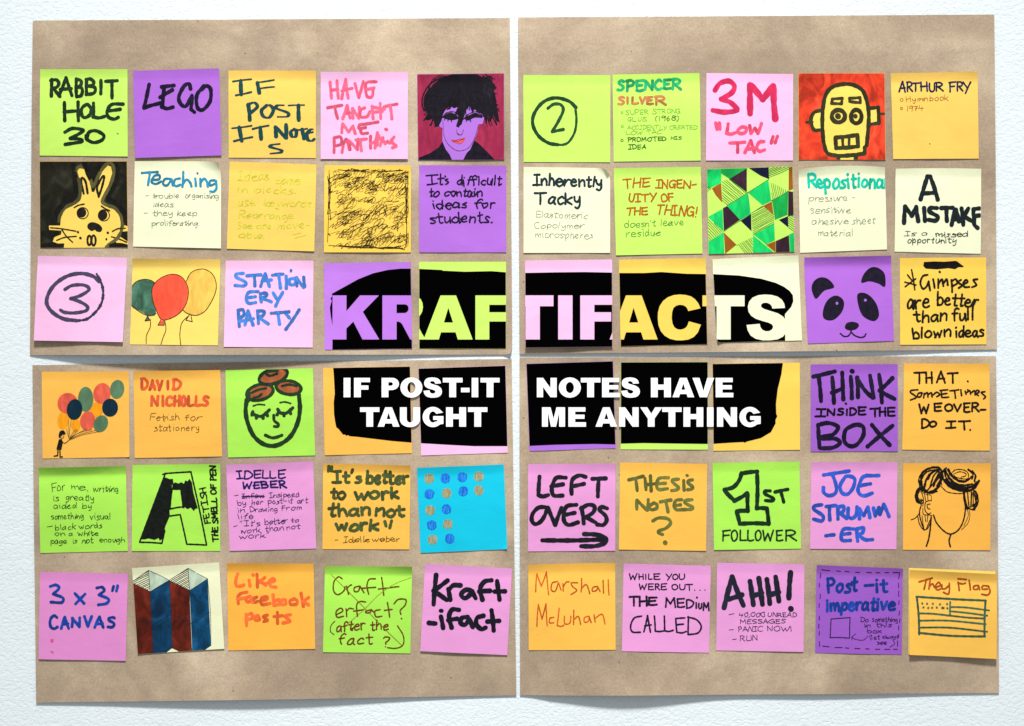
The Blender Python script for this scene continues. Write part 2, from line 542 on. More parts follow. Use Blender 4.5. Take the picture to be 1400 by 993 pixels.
# ------------------------------------------------------------------ pen letters (x 0..advance, y 0 baseline .. 10 cap height)
GL = {
 'A': (6.6, "!0,0 3.3,10 6.6,0|!1,3.4 6,3.8"), 'B': (6, "!0.5,10 0.7,0|0.3,9.7 3,10 4.8,8.6 4.3,6.4 1,5.3|1,5.3 4.5,5 5.8,3 4.5,0.6 0.6,0"),
 'C': (6, "5.8,8.6 3.8,10 1.2,8 0.2,4.5 1.3,1 3.6,0 6,1.2"), 'D': (6.4, "!0.6,9.8 0.8,0|0.2,9.8 3,9.9 6,7 6,3.5 3.5,0.5 0.5,0"),
 'E': (5.8, "!5.6,10 0.4,9.6|!0.7,9.6 0.8,0.4|0.8,0.4 3,0 5.8,0.6|!0.8,5 4.8,5.4"), 'F': (5.6, "!5.6,10 0.4,9.5|!0.9,9.5 1,0|!1,5 4.8,5.4"),
 'G': (6, "5.8,8.6 3.8,10 1.2,8 0.3,4.5 1.3,1 3.4,0.3 5.2,2 5.4,4.6|!3.5,4.6 5.6,4.8 5.6,-0.6"), 'H': (6, "!0.5,10 0.6,0|!5.5,10 5.7,0|!0.2,4.8 6,5.3"),
 'I': (5, "!0.5,9.8 5,10|!2.8,9.8 2.8,0|!0,0 5,0.3"), '|': (1.6, "!0.7,10 0.9,0"), 'J': (6, "!0.2,9.4 6,10|4,9.8 4.6,4 3.4,0.4 1.4,0 0.2,2.4"),
 'K': (6, "!0.6,10 0.8,0|!5.6,9.6 0.9,4.8 6,0.2"), 'L': (5.6, "!0.6,10 0.5,0.6|0.5,.6 3,0.1 5.6,0.8"), 'M': (7.8, "!0.4,0 1,9.8 4,3.6 6.8,10 7.6,0"),
 'N': (6.2, "!0.5,0 0.6,9.8 5.7,0.2 6,10"), 'O': (6.4, "3.4,10 1,8.4 0.2,4.8 1.4,0.8 3.6,0 6,2.4 6.3,6.6 4.8,9.4 3.4,10"),
 'P': (5.4, "!0.8,10 0.8,0|0.3,9.6 3.4,10 5.4,8 4,5.4 0.9,4.6"), 'R': (6, "!0.8,10 0.8,0|0.3,9.6 3.4,10 5.2,8 4,5.6 0.9,4.8|!2.2,4.8 6,0"),
 'S': (5.6, "5.6,9 3.6,10 1.2,8.8 1.2,6.8 4.6,4.4 5.4,2.2 3.4,0.2 0.2,0.6"), 'T': (6.6, "!0,9.6 6.6,10|!3.3,9.8 3.4,0"),
 'U': (6.2, "0.6,10 0.6,4 1.6,0.6 3.6,0 5.6,2.4 5.9,10"), 'V': (6, "!0.2,10 3.2,0 6,10"), 'W': (8.4, "!0.2,10 1.8,0.2 4,7 6,0.2 8.2,10"),
 'X': (6, "!0.3,9.8 6,0|!6,10 0.4,0"), 'Y': (6, "!0.2,10 3.2,5|!6,10 1.8,-0.5"),
 '0': (5.6, "3,10 1,8.4 0.2,4.8 1.4,0.8 3.2,0 5.2,2.4 5.4,6.6 4.2,9.4 3,10"), '1': (2, "!1,10 1,0"), '3': (5.4, "0.6,8.8 3.4,10 5.2,8.2 2.2,5.4 5.4,3.4 4.6,0.6 0.4,0.6"),
 '4': (5.6, "!1.4,10 0.4,4.4 5.6,5|!4,8 4,0"), '6': (5, "4,10 1,6 0.8,1.6 3,0 5,2 4,4.6 1.2,3.4"), '7': (5, "!0.4,9.6 5,10 2,0|!1.6,5 4.6,5.2"),
 '8': (5, "4.4,8.6 2.6,10 0.8,8 4.6,3 3.4,0.2 1,1.4 1.4,4 4.6,7.6 4.4,8.6"), '9': (5, "5,8 3,10 0.8,8 1.6,5.6 4.6,6.6 5,9|!5,9 4.4,0"),
 'a': (5.2, "4.4,5 2.6,6 0.4,3.6 0.8,0.6 2.6,0.4 4.3,3 4.4,5.4|4.4,5.4 4.4,1.2 5.2,0"), 'b': (5, "!0.6,10 0.6,0.2|0.6,3.6 2.8,6 4.9,3.8 4,0.4 0.8,0.2"),
 'c': (4.6, "4.4,5 2.8,6 0.6,3.6 1.2,0.6 3,0 4.6,1"), 'd': (5, "4.4,5 2.6,6 0.4,3.4 1.2,0.2 3.4,1 4.6,4|!4.8,10 4.7,0"),
 'e': (4.8, "0.6,3 4.2,3.8 4,5.6 2.4,6.2 0.5,3.4 1.2,0.6 3,0 4.8,1"), 'f': (4, "5,9 3.6,10 2,8 1.8,3 1.8,0|!0.2,5.6 4.2,6"),
 'g': (4.8, "4.4,5 2.6,6 0.4,3.6 1.6,0.8 4.4,3|4.6,5.6 4.7,0 3.8,-3 1.4,-3.2"), 'h': (4.8, "!0.6,10 0.6,0|0.7,3 2.6,6 4.2,4.6 4.6,0"),
 'i': (1.8, "!0.9,6 1,0|!0.9,8.6 1,8.9"), 'k': (4.8, "!0.6,10 0.6,0|!4.4,6.2 0.8,2.8 4.8,0"), 'l': (1.6, "!0.7,10 0.8,0.2"),
 'm': (7, "!0.5,6 0.6,0|0.6,3 2.2,6 3.4,4.6 3.6,0|3.6,3 5.4,6 6.6,4.6 6.9,0"), 'n': (4.8, "!0.5,6 0.6,0|0.6,3 2.8,6 4.4,4.6 4.7,0"),
 'o': (5, "2.6,6 0.6,4 0.8,1 2.8,0 4.8,2.4 4.2,5.4 2.6,6"), 'p': (4.9, "!0.6,6 0.7,-4|0.7,3 2.6,6.2 4.8,4 3.6,0.6 0.8,1"),
 'r': (4, "!0.6,6 0.7,0|0.7,3 2.2,5.8 4.2,5.8"), 's': (4, "4,5.4 2.4,6 1,4.8 3.6,2.4 3.2,0.4 0.4,0.2"),
 't': (4, "!2,9.4 2,1.4|2,1.4 2.6,0 4,0.4|!0.2,6 4.2,6.4"), 'u': (4.9, "0.6,6 0.8,1.4 2.4,0 4.4,3 4.5,6|!4.5,6 4.9,0"),
 'v': (4.8, "!0.4,6 2.4,0 4.6,6"), 'w': (6.8, "!0.3,6 1.7,0.2 3.4,4.4 5.1,0.2 6.6,6"), 'x': (4.6, "!0.4,6 4.4,0|!4.4,6.2 0.4,0"),
 'y': (4.8, "0.5,6 1,2.4 2.8,1.6 4.4,4|4.6,6 4.3,-1 3,-3.6 1,-3"), '-': (4.6, "!0.3,4.4 4.4,4.8"), '.': (1.4, "!0.6,0.2 0.7,0.3"), ',': (1.6, "!0.8,0.4 0.4,-2"),
 "'": (1.4, "!0.9,10.4 0.6,7.8"), '"': (3, "!0.9,10.4 0.6,7.4|!2.5,10.4 2.1,7.4"), '!': (2, "!1,10 0.8,3|!0.8,0.1 0.9,0.2"),
 '?': (5, "0.4,8 2.4,10 5,8.6 4.4,6 2.6,4.4 2.6,2.6|!2.6,0 2.7,0.1"), '(': (2.4, "2.4,10.6 0.8,8 0.4,3 2,-1.4"), ')': (2.4, "0.4,10.6 2,8 2.2,3 0.4,-1.4"),
 '*': (5, "!2.5,10 2.7,2|!0.2,8 5,4|!5,8 0.2,4"), 'o_': (3, "2,6 0.8,5 1,3.2 2.4,3 3.2,4.6 2,6"), ' ': (3, ""),
}

def glyph(ch, o, ex, ey, adv, jit):
    """strokes of one letter: o origin, ex the vector across the whole advance, ey up the whole cap height"""
    out = []
    w, s = GL[ch]
    for pts in split_sharp(parse(s)):
        q = []
        for x, y in pts:
            jx, jy = random.gauss(0, jit), random.gauss(0, jit)
            q.append(o + ex * ((x + jx) / w) + ey * ((y + jy) / 10.0))
        if np.linalg.norm(np.array(pts[0]) - np.array(pts[-1])) < 1e-6 and len(q) > 3:
            q[-1] = q[0] + (ex / w) * random.gauss(0, 0.3)
        out.append(q)
    return out

def text_strokes(txt, x0, y0, x1, y1, h, jit, link=0.0):
    a, b = np.array([x0, y0], float), np.array([x1, y1], float)
    d = (b - a)
    L = np.linalg.norm(d)
    d /= L
    up = np.array([d[1], -d[0]])
    gap = 1.2
    ws = [GL[c][0] * random.uniform(0.9, 1.12) for c in txt]
    tot = sum(ws) + gap * (len(txt) - 1)
    k = L / tot
    x = 0
    words, cur = [], []
    last = None
    for c, w in zip(txt, ws):
        if c == ' ':
            words.append(cur); cur = []; last = None
        else:
            hh = h * random.uniform(0.93, 1.07)
            o = a + d * (x * k) + up * random.gauss(0, 0.034) * h
            sl = d * random.gauss(0.05, 0.07) * hh
            gl = glyph(c, o, d * (w * k), up * hh + sl, w, jit)
            if last is not None and c in 'acdeimnoruvwxs' and random.random() < link:
                e, f = last, gl[0][0]
                if np.linalg.norm(f - e) < h * 0.8:
                    gl.append([e, (e + f) / 2 - up * h * 0.04, f])
            cur += gl
            last = (gl[-1] if c not in 'it' else gl[0])[-1] if c in 'acdehiklmnrtu' else None
        x += w + gap
    words.append(cur)
    return [w for w in words if w]
# ------------------------------------------------------------------ the wall
def flat(u, v):
    return np.zeros_like(u)

wm = wall_mat()
wall = link_mesh('wall', [(-2.2, 0, -1.8), (2.2, 0, -1.8), (2.2, 0, 1.8), (-2.2, 0, 1.8), (-2.2, 0.2, -1.8), (2.2, 0.2, -1.8), (2.2, 0.2, 1.8), (-2.2, 0.2, 1.8)],
                 [(0, 1, 2, 3), (5, 4, 7, 6), (1, 5, 6, 2), (4, 0, 3, 7), (3, 2, 6, 7), (4, 5, 1, 0)], wm, None, False)
wall['kind'] = 'structure'

# ------------------------------------------------------------------ the four brown sheets
def waves(seed, amp):
    r = random.Random(seed)
    W_ = [(r.uniform(0.6, 3.2), r.uniform(-2.6, 2.6), r.uniform(0, 6.28), r.uniform(0.5, 1)) for _ in range(7)]
    def f(u, v):
        h = 0
        for a, b, p, k in W_:
            h = h + k / (0.5 + math.hypot(a, b)) * np.sin(2 * math.pi * (a * u + b * v) + p)
        return amp * (h * 0.5 + 1.0)
    return f

def bow(u, c, w):
    return np.exp(-((u - c) / w) ** 2)

def kraft(quad, seed, amp, bottom, label, rolls=()):
    """bottom(u) = how far the lower edge stands off the wall (m)"""
    wv = waves(seed, amp)
    def h(u, v):
        e = np.clip((v - 0.70) / 0.30, 0, 1)
        edge = np.clip(np.minimum(v / 0.10, 1), 0, 1)
        calm = 1 - 0.93 * e ** 1.3
        return wv(u, v) * (0.25 + 0.75 * edge) * calm + bottom(u) * e ** 1.8
    sh = Sheet(quad, 0.0005, h, rolls)
    o = sh.mesh('brown_paper_sheet', KRAFT, None, 110, 80, 0.00022)
    o['label'] = label
    o['category'] = 'paper sheet'
    o['group'] = 'sheets of brown paper fixed to the white wall'
    return sh

K_TL = kraft([(45, 28.5), (697, 25), (700.5, 485), (41.2, 485.5)], 3, 0.0015,
             lambda u: 0.0004 + 0.0095 * bow(u, 0.36, 0.30) * np.clip(u / 0.12, 0, 1) ** 0.6,
             'upper left brown paper sheet, its lower right corner curled forward', [(2, 12, 9)])
K_TR = kraft([(708.3, 24.3), (1359, 20.3), (1362.7, 478), (710.3, 484)], 8, 0.0016,
             lambda u: 0.0005 + 0.0036 * bow(u, 0.56, 0.26) + 0.0006 * bow(u, 0.1, 0.2),
             'upper right brown paper sheet, holding the robot head and panda notes')
K_BL = kraft([(44.6, 499.5), (699.6, 491), (706, 950.5), (50, 960.5)], 14, 0.0016,
             lambda u: 0.0006 + 0.0042 * bow(u, 0.45, 0.30),
             'lower left brown paper sheet, holding the bright blue note with dots')
K_BR = kraft([(710.3, 489), (1361.6, 487), (1365.5, 947.5), (711, 950.5)], 21, 0.0016,
             lambda u: 0.0006 + 0.0062 * bow(u, 0.22, 0.16) * np.clip(u / 0.06, 0, 1) + 0.002 * bow(u, 0.62, 0.2),
             'lower right brown paper sheet, holding the note with the drawn flag')

# ------------------------------------------------------------------ notes
GROUP = 'sticky notes in rows on the brown paper sheets'

class Note:
    def __init__(self, ox, oy, quad, rgb, label, lift=1.0, top=0.5, bulge=0.6, rolls=(), arch=0.0, side=0.0):
        self.ox, self.oy = ox, oy
        q = [self.c(p) for p in quad]
        mx, my = sum(p[0] for p in q) / 4, sum(p[1] for p in q) / 4
        under = (K_TL if mx < 704 else K_TR) if my < 487 else (K_BL if mx < 708 else K_BR)
        r = random.Random(int(mx * 7 + my))
        lift = lift * (r.uniform(0.1, 0.45) if lift < 2.1 else 0.6) if lift < 2.7 else lift
        touch = r.uniform(0, 6)
        lift, top, bulge = lift * 0.001, top * 0.0015, bulge * 0.001
        a1, a2, p1, p2 = r.uniform(0.5, 1.3), r.uniform(0.8, 2), r.uniform(0, 6), r.uniform(0, 6)
        tilt = r.uniform(-0.35, 0.35)
        def h(u, v):
            t = np.clip((v - 0.11) / 0.89, 0, 1)
            x = np.clip((0.16 - v) / 0.16, 0, 1)
            b = np.sin(math.pi * np.clip(t, 0, 1) ** 0.62) * bulge
            rip = 0.00010 * t * (1 + np.sin(2 * math.pi * (a1 * u + a2 * v * 0.7) + p1)) + 0.00006 * (1 + np.sin(2 * math.pi * (a2 * u * 1.3 - a1 * v) + p2))
            return top * x ** 1.8 * (1 + 0.35 * np.sin(p2 + 3 * u)) + lift * (1.25 * t - 0.25 * t * t) * (1 + tilt * (u - 0.5)) * (0.78 + 0.22 * np.sin(touch + 4.2 * u)) + b + rip + side * 0.001 * t * (u - 0.5) ** 2
        self.sheet = Sheet(q, 0.00024, h, rolls, under, arch)
        P = self.sheet.at(np.array([0.5]), np.array([1.0]))[0]
        self.t = empty('sticky_note', P, label, 'sticky note', GROUP)
        self.rgb = rgb
        self.paper = self.sheet.mesh('paper', paper_mat(rgb), self.t)
        self.layer = 0

    def c(self, p):
        return (self.ox + p[0] / 5.0, self.oy + p[1] / 5.0)

    def w(self, w):
        if isinstance(w, tuple):
            return tuple(x * 1.12 / 5.0 for x in w)
        return w * (0.84 if w < 6 else 0.95 if w < 8 else 1.2 if w > 11 else 1.1) / 5.0

    def cl(self, s):
        return [(sh, [self.c(p) for p in pts]) for sh, pts in parse(s)]

    # hand-traced strokes
    def k(self, name, ink, w, s, kind='', wob=0.08):
        I = Ink(self.sheet, self.layer)
        for pts in split_sharp(self.cl(s)):
            I.stroke(pts, self.w(w), wob)
        return I.build(name, ink_mat(ink, kind), self.t)

    # a hand-traced word or more, each its own object
    def kw(self, ink, w, *words, kind='streak'):
        for s in words:
            self.k('word', ink, w, s, kind)

    # letters in boxes: "R140,222 A205,305,105,242": x0,x1 (,ytop,ybottom)
    def L(self, ink, w, s, ytop=0, ybot=0, kind='streak', jit=0.13):
        I = Ink(self.sheet, self.layer)
        for t in s.split():
            v = [float(x) for x in t[1:].split(',')]
            yt, yb = (v[2], v[3]) if len(v) > 2 else (ytop, ybot)
            hw = self.w(w if not isinstance(w, tuple) else max(w)) * 2.5
            o = np.array(self.c((v[0] + hw * 0.7, yb - hw * 0.7)))
            ex = np.array([(v[1] - v[0] - hw * 1.4) / 5.0, random.uniform(-0.1, 0.1)])
            ey = np.array([random.uniform(-0.02, 0.05) * (yb - yt) / 5.0, -(yb - yt - hw * 1.4) / 5.0])
            for q in glyph(t[0], o, ex, ey, 0, jit):
                I.stroke(q, self.w(w))
        return I.build('word', ink_mat(ink, kind), self.t)

    # running text along a line
    def T(self, ink, w, txt, x0, y0, x1, y1, h, kind='', jit=0.42):
        a, b = self.c((x0, y0)), self.c((x1, y1))
        if w < 7:
            h *= 0.88
        for strokes in text_strokes(txt, a[0], a[1], b[0], b[1], h / 5.0, jit, 0.6 if self.w(w) < 1.4 and txt.upper() != txt else 0.15):
            I = Ink(self.sheet, self.layer)
            for q in strokes:
                I.stroke(q, self.w(w))
            I.build('word', ink_mat(ink, kind), self.t)

    def loops(self, s):
        out = []
        for sh, pts in self.cl(s):
            if sh or len(pts) > 17:
                out.append(np.array(pts))
            else:
                if pts[0] != pts[-1]:
                    pts = pts + [pts[0]]
                out.append(cr(pts, 1.0)[:-1])
        return out

    def f(self, name, ink, s, kind='', minus=None, up=1):
        I = Ink(self.sheet, self.layer)
        m = [[l] for l in self.loops(minus)] if minus else []
        if s == 'all':
            I.area(None, m, True)
        else:
            I.area(self.loops(s), m)
        self.layer += up
        return I.build(name, ink_mat(ink, kind), self.t)

    def hatch(self, name, ink, w, s, ang, gap):
        """parallel pen lines across a convex outline"""
        I = Ink(self.sheet, self.layer)
        poly = np.array([self.c(p) for p in parse(s)[0][1]])
        d = np.array([math.cos(math.radians(ang)), math.sin(math.radians(ang))])
        n = np.array([-d[1], d[0]])
        t = poly @ n
        for c in np.arange(t.min() + gap / 10.0, t.max(), gap / 5.0):
            c += random.gauss(0, gap * 0.015)
            xs = []
            for i in range(len(poly)):
                a, b = t[i], t[(i + 1) % len(poly)]
                if (a > c) != (b > c):
                    p = poly[i] + (poly[(i + 1) % len(poly)] - poly[i]) * (c - a) / (b - a)
                    xs.append(p @ d)
            if len(xs) >= 2 and max(xs) - min(xs) > 0.8:
                I.stroke([n * c + d * min(xs), n * c + d * max(xs)], self.w(w))
        return I.build(name, ink_mat(ink), self.t)

    def curls(self, name, ink, w, spec, kind='', n=6, jit=4):
        """loose pen rounds: spec 'cx cy rx ry rot | ...'"""
        I = Ink(self.sheet, self.layer)
        for part in spec.split('|'):
            cx, cy, rx, ry, rot = [float(x) for x in part.split()]
            for _ in range(n):
                a0, a1 = random.uniform(0, 6.28), random.uniform(2.2, 5.2)
                k = random.uniform(0.45, 1.0) ** 0.6
                pts = []
                for j in range(9):
                    a = a0 + a1 * j / 8
                    x, y = rx * k * math.cos(a) + random.gauss(0, jit * 0.4), ry * k * math.sin(a) + random.gauss(0, jit * 0.4)
                    r = math.radians(rot)
                    pts.append(self.c((cx + x * math.cos(r) - y * math.sin(r), cy + x * math.sin(r) + y * math.cos(r))))
                I.stroke(pts, self.w(w))
        return I.build(name, ink_mat(ink, kind), self.t)
GR, GR2 = (200, 243, 104), (172, 236, 84)
YE, OR = (253, 206, 98), (252, 188, 80)
PU, PU2 = (176, 106, 214), (158, 92, 200)
PK, PK2 = (246, 190, 228), (231, 155, 212)
PA = (243, 246, 206)

# ================================================================== upper left sheet
# --- row 1
n = Note(40, 85, [(78, 52), (674, 52), (676, 647), (76, 641)], GR, 'lime green note in the top left corner, three lines of thick black capitals and numerals', 1.6, 0.7, 0.8)
k = (27, 50, 28)
n.L(k, 20, "R136,222 A198,307,100,240 B315,378,112,245 B378,466,110,232 |473,512,118,228 T518,616,120,257", 115, 245)
n.L(k, 20, "H226,354,270,412 O345,432,285,390 L428,530,275,392")
n.kw(k, 20, "645,290 575,290 545,315 535,355 550,382 585,392 612,380|!550,335 625,325")
n.kw(k, 20, "248,482 300,456 372,468 335,498 285,524|285,524 345,528 362,545 250,565|400,520 412,482 460,472 512,502 500,535 445,552 398,530 392,505", "")
n.k('ink_dot', k, 7, "!605,490 611,493")

n = Note(40, 85, [(713, 63), (1300, 46), (1317, 640), (728, 658)], PU, 'purple note with one four-letter word in black capitals across its upper half', 2.4, 0.5, 0.4)
k = (24, 14, 44)
n.kw(k, 22, "!822,155 788,315|788,315 830,300 898,283|!992,162 908,172|!925,170 912,310|908,308 945,320 985,310|!898,243 980,193|1105,185 1095,152 1062,165 1025,240 1040,290 1075,302 1115,232|!1115,230 1108,325|!1108,325 1132,345|1195,165 1148,230 1152,312 1190,328 1238,270 1243,192 1215,165 1180,190")

n = Note(300, 85, [(64, 60), (662, 62), (660, 658), (66, 655)], YE, 'yellow note in dark broad-nib capitals, its last letter alone on the fourth line', 1.0, 0.9, 0.9)
k = (18, 66, 68)
n.kw(k, (9, 25), "!95,135 220,120|!148,130 152,225|!115,230 220,208", "!255,143 375,125|!262,145 275,213|!270,185 378,172",
     kind='')
n.kw(k, (9, 25), "!200,295 210,398|200,292 240,280 262,308 215,352|325,300 290,335 305,375 345,380 372,330 350,300 322,298|445,298 400,300 395,320 470,350 465,375 400,378|!475,300 582,297|!543,300 545,400",
     "!88,455 222,438|!138,448 155,540|!102,543 228,515|!230,460 338,437|!282,450 288,528|!385,448 390,510|!390,448 452,520|!458,432 460,520|515,462 490,480 500,512 525,508 528,470 512,460|!535,468 602,458|!568,465 580,525|642,462 625,465 600,490 605,530 630,542 650,530|!600,492 640,482",
     "415,562 365,568 350,582 425,605 420,620 350,628", kind='')

n = Note(300, 85, [(694, 70), (1289, 70), (1289, 665), (694, 665)], PK, 'pale pink note with four lines of coral pink capitals', 2.2, 0.7, 0.5)
k = (247, 98, 128)
n.kw(k, 17, "!758,140 768,250|!805,130 815,250|!765,195 812,190|!838,252 865,120|!865,120 882,250|!838,200 908,182|!928,150 955,245|!955,245 985,135|1075,137 1015,140 1000,165 1010,235 1045,238 1052,185|!1010,190 1060,178",
     "!742,315 840,298|!790,305 810,388|!845,390 875,300|!875,300 895,385|!855,355 895,350|!915,385 910,320|!912,320 955,385|!955,385 958,310|995,315 968,330 965,375 1010,375 1030,340|!1045,305 1052,390|!1100,285 1105,388|!1050,310 1130,325|!1055,345 1115,340|!1125,308 1215,290|!1168,300 1180,390",
     "!838,485 845,425|!845,425 885,480|!885,480 915,440|!915,440 930,490|!1085,412 960,430|960,430 955,455 1000,450|965,460 975,490 1015,488",
     "!785,620 785,520|785,520 830,515 835,560 800,575|!840,620 850,560|850,560 870,530 890,600|!895,600 885,540|!885,540 945,600|!945,600 950,528|!935,535 1008,528|!965,535 972,608|!1035,510 1035,590|!1082,485 1065,590|!1035,560 1080,540|!1090,505 1080,570|!1070,530 1120,520|1100,575 1115,535 1135,560|1135,560 1150,545 1165,555 1185,530|1195,515 1175,545 1210,575 1185,588|!1138,461 1144,464")

n = Note(540, 85, [(152, 86), (745, 79), (747, 669), (159, 671)], (176, 112, 214), 'note with drawn portrait, spiky black hair and red lips on crimson', 2.0, 0.3, 0.4)
face = "!300,400 310,370 330,345 400,285 560,285 590,340 610,380 602,425 573,430 562,490 540,540 515,600 490,630 468,672 392,672 372,635 345,600 325,545 325,455 305,450"
n.f('crimson_ground', (152, 38, 72), 'all', 'streak', face)
n.f('collar', (18, 13, 28), "!325,545 300,585 240,625 165,655 160,672 390,672 375,635 348,600", '', None, 0)
n.f('collar', (18, 13, 28), "!543,537 515,600 490,625 466,672 684,670 640,625 580,565")
n.f('lips', (214, 84, 92), "388,538 430,532 480,520 466,550 440,562 402,550")
n.f('hair', (20, 15, 26), "!325,105 400,84 560,84 590,102 648,112 668,150 690,250 700,330 716,412 695,405 672,365 655,412 638,402 640,350 625,440 605,362 590,352 560,345 548,318 530,352 510,300 488,330 455,430 430,445 418,440 440,370 410,355 430,310 400,318 385,300 352,320 330,350 320,400 300,440 278,446 262,390 225,402 205,395 240,340 205,338 196,290 205,230 260,155", 'mottle')
n.k('hair_strand', (20, 15, 26), 9, "345,98 245,150 195,225 186,290 200,335|240,180 205,240 200,300|!300,300 275,440|!330,290 285,420|!650,350 640,405|!690,330 712,410|610,110 655,105 665,150|!395,300 360,325|!240,330 200,400|!480,330 435,445|!458,350 425,440|!640,250 690,340|!500,300 478,330|!545,320 590,350|!670,380 695,430|250,300 215,330 235,360")
rr = random.Random(11)
st = []
for _ in range(46):
    sd = rr.random()
    if sd < 0.36: x = rr.uniform(200, 320); y = rr.uniform(360, 452) - max(0, 250 - x) * 0.9
    elif sd < 0.68: x = rr.uniform(600, 718); y = rr.uniform(360, 445)
    else: x = rr.uniform(330, 590); y = rr.uniform(290, 345) + (60 if 430 < x < 500 else 0)
    st.append('%d,%d %d,%d %d,%d' % (x * 0.45 + 255, 190 + rr.uniform(-20, 20), x * 0.8 + 95, (y + 200) / 2 + 20, x, y))
for _ in range(26):                                          # ragged sides and crown
    y = rr.uniform(105, 330)
    if rr.random() < 0.5: st.append('%d,%d %d,%d %d,%d' % (600, y - 40, 640, y - 5, 668 + (y - 110) * 0.13 + rr.uniform(0, 22), y + rr.uniform(5, 40)))
    else: st.append('%d,%d %d,%d %d,%d' % (330, y - 30, 260, y + 10, 232 - (y - 150) * 0.12 - rr.uniform(0, 16), y + 60 + rr.uniform(0, 30)))
n.k('hair_strand', (18, 13, 24), 6, '|'.join(st), '', 0.25)
n.k('hair_strand', (20, 15, 26), 3, "!600,95 672,98|640,100 655,130 640,150|!620,130 670,115|!300,440 268,448|!632,440 628,452|!685,395 700,432|!240,385 192,402|!345,320 365,290|!355,330 390,285|!330,318 310,350|350,310 375,325 385,300|!640,400 632,445")
n.k('face_outline', (40, 20, 50), 3, "328,400 335,500 365,565 430,608 500,590 545,520 572,430|603,348 612,380 600,428 575,430|330,380 305,390 303,440 325,455|422,462 428,495 455,498 470,465|430,490 445,500 460,495|388,535 430,545 478,520|400,550 440,530 470,535", '', 0.2)
n.f('eye', (20, 15, 26), "328,378 370,350 412,358 435,385 400,398 360,395", '', None, 0)
n.k('eyelash', (20, 15, 26), 6, "325,382 350,352 390,342 425,352 440,385|!345,385 340,398|!365,392 362,408|!385,398 388,410|478,380 510,355 560,342 600,375|!490,400 486,410|!515,398 518,408|470,392 495,372|330,372 420,362|600,360 540,372", '', 0.3)
n.f('eye', (20, 15, 26), "478,385 520,360 558,350 598,382 545,382 500,402")

n = Note(540, 85, [(877, 92), (1472, 92), (1470, 686), (880, 684)], GR, 'lime green note with the numeral 2 in a dark green circle', 1.8, 0.4, 0.7)
k = (36, 74, 44)
n.k('circle', k, 20, "1236,312 1190,270 1110,247 1040,260 985,302 945,372 945,440 985,510 1050,555 1110,566", 'streak')
n.k('circle', k, 14, "1108,566 1150,566 1190,545 1228,480 1240,400 1234,325", 'streak')
n.kw(k, 18, "1045,318 1085,290 1132,293 1150,330 1120,400 1075,477|1075,477 1110,470 1150,462")

n = Note(820, 85, [(86, 88), (680, 78), (688, 675), (95, 682)], GR, 'lime green note, a name in teal and brown capitals over a bulleted list in pen', 1.0, 0.6, 0.8)
n.L((38, 172, 104), 17, "S114,168,122,202 P172,235,122,208 E238,302,122,206 N300,368,122,198 C368,428,118,198 E425,486,116,192 R482,560,112,195")
n.L((200, 124, 78), 14, "S118,170,235,298 |180,198,238,292 L212,266,240,293 V264,312,238,292 E312,368,236,295 R366,456,232,300")
t = (98, 160, 52); d = (44, 96, 34)
n.k('bullet', t, 4, "e 150 348 7 7|e 153 443 8 8"); n.k('bullet', d, 5, "e 151 537 8 8")
n.T(t, 4, "SUPER STRONG", 175, 362, 546, 350, 34); n.T(t, 4, "GLUE", 188, 408, 322, 406, 30); n.T(d, 5, "(1968)", 376, 404, 538, 402, 36)
n.T((122, 172, 58), 4, "ACCIDENTLY CREATED", 188, 462, 664, 462, 30); n.T((116, 168, 56), 4, "'LOW TAC'", 165, 500, 430, 492, 28)
n.T(d, 6, "PROMOTED", 190, 547, 452, 538, 30); n.T(d, 5, "HIS", 484, 532, 556, 530, 22); n.T(d, 6, "IDEA", 196, 596, 314, 596, 32)

n = Note(820, 85, [(728, 77), (1320, 84), (1318, 675), (724, 675)], PK, 'pale pink note with a large red numeral and letter above two quoted coral words', 2.0, 0.4, 0.4)
k = (200, 40, 84)
n.k('word', k, 29, "786,195 820,148 880,132 918,165 900,212 828,255|828,255 890,278 932,318 930,335 850,345 770,332", 'streak')
n.k('word', k, 36, "!1025,160 1025,355|!1035,165 1112,258|!1112,258 1182,165|!1185,165 1197,390", 'streak')
k = (243, 82, 116)
n.kw(k, 19, "!790,418 800,462|!815,420 820,462|!875,425 865,490|865,490 895,495 925,485|965,447 940,470 955,490 990,485 1000,455 972,444|!1022,437 1030,490|!1030,490 1058,455|!1058,455 1078,490|!1078,490 1103,422",
     "!885,556 988,550|!940,556 940,618|!990,620 1030,540|!1030,540 1055,620|!1002,598 1050,590|1120,545 1088,550 1070,588 1090,612 1125,602", "!1182,512 1170,555|!1212,510 1196,553")

n = Note(1080, 85, [(55, 79), (644, 79), (650, 670), (57, 670)], (252, 220, 98), 'note with a yellow square-toothed robot head outlined in black on a red ground', 1.6, 0.4, 0.5)
head = "!232,600 225,540 218,420 222,300 240,220 290,165 370,150 440,158 495,198 525,270 535,350 535,450 528,570 508,580 508,632 430,642 340,642 260,635|!215,335 160,350 138,390 142,440 165,475 218,468|!530,316 600,312 605,425 545,432|!330,642 445,642 440,672 330,672"
n.f('red_ground', (232, 66, 38), 'all', 'mottle', head)
k = (54, 54, 30)
n.k('head_outline', k, 23, "!240,605 225,540|225,540 218,420 225,300 245,220 290,172 370,152 440,162 495,200 522,270 535,350 532,450 522,560|!520,572 505,588|!508,585 505,628|240,605 265,632 340,643 430,637 505,628|!328,650 328,668|!448,648 445,668", 'streak')
n.k('ear', k, 21, "212,332 165,345 142,385 145,430 165,468 215,465", 'streak'); n.k('ear', k, 21, "!540,318 598,312|!600,312 605,420|!605,420 548,428", 'streak')
n.k('bolt', k, 17, "!110,415 148,412"); n.k('bolt', k, 15, "!612,357 642,357")
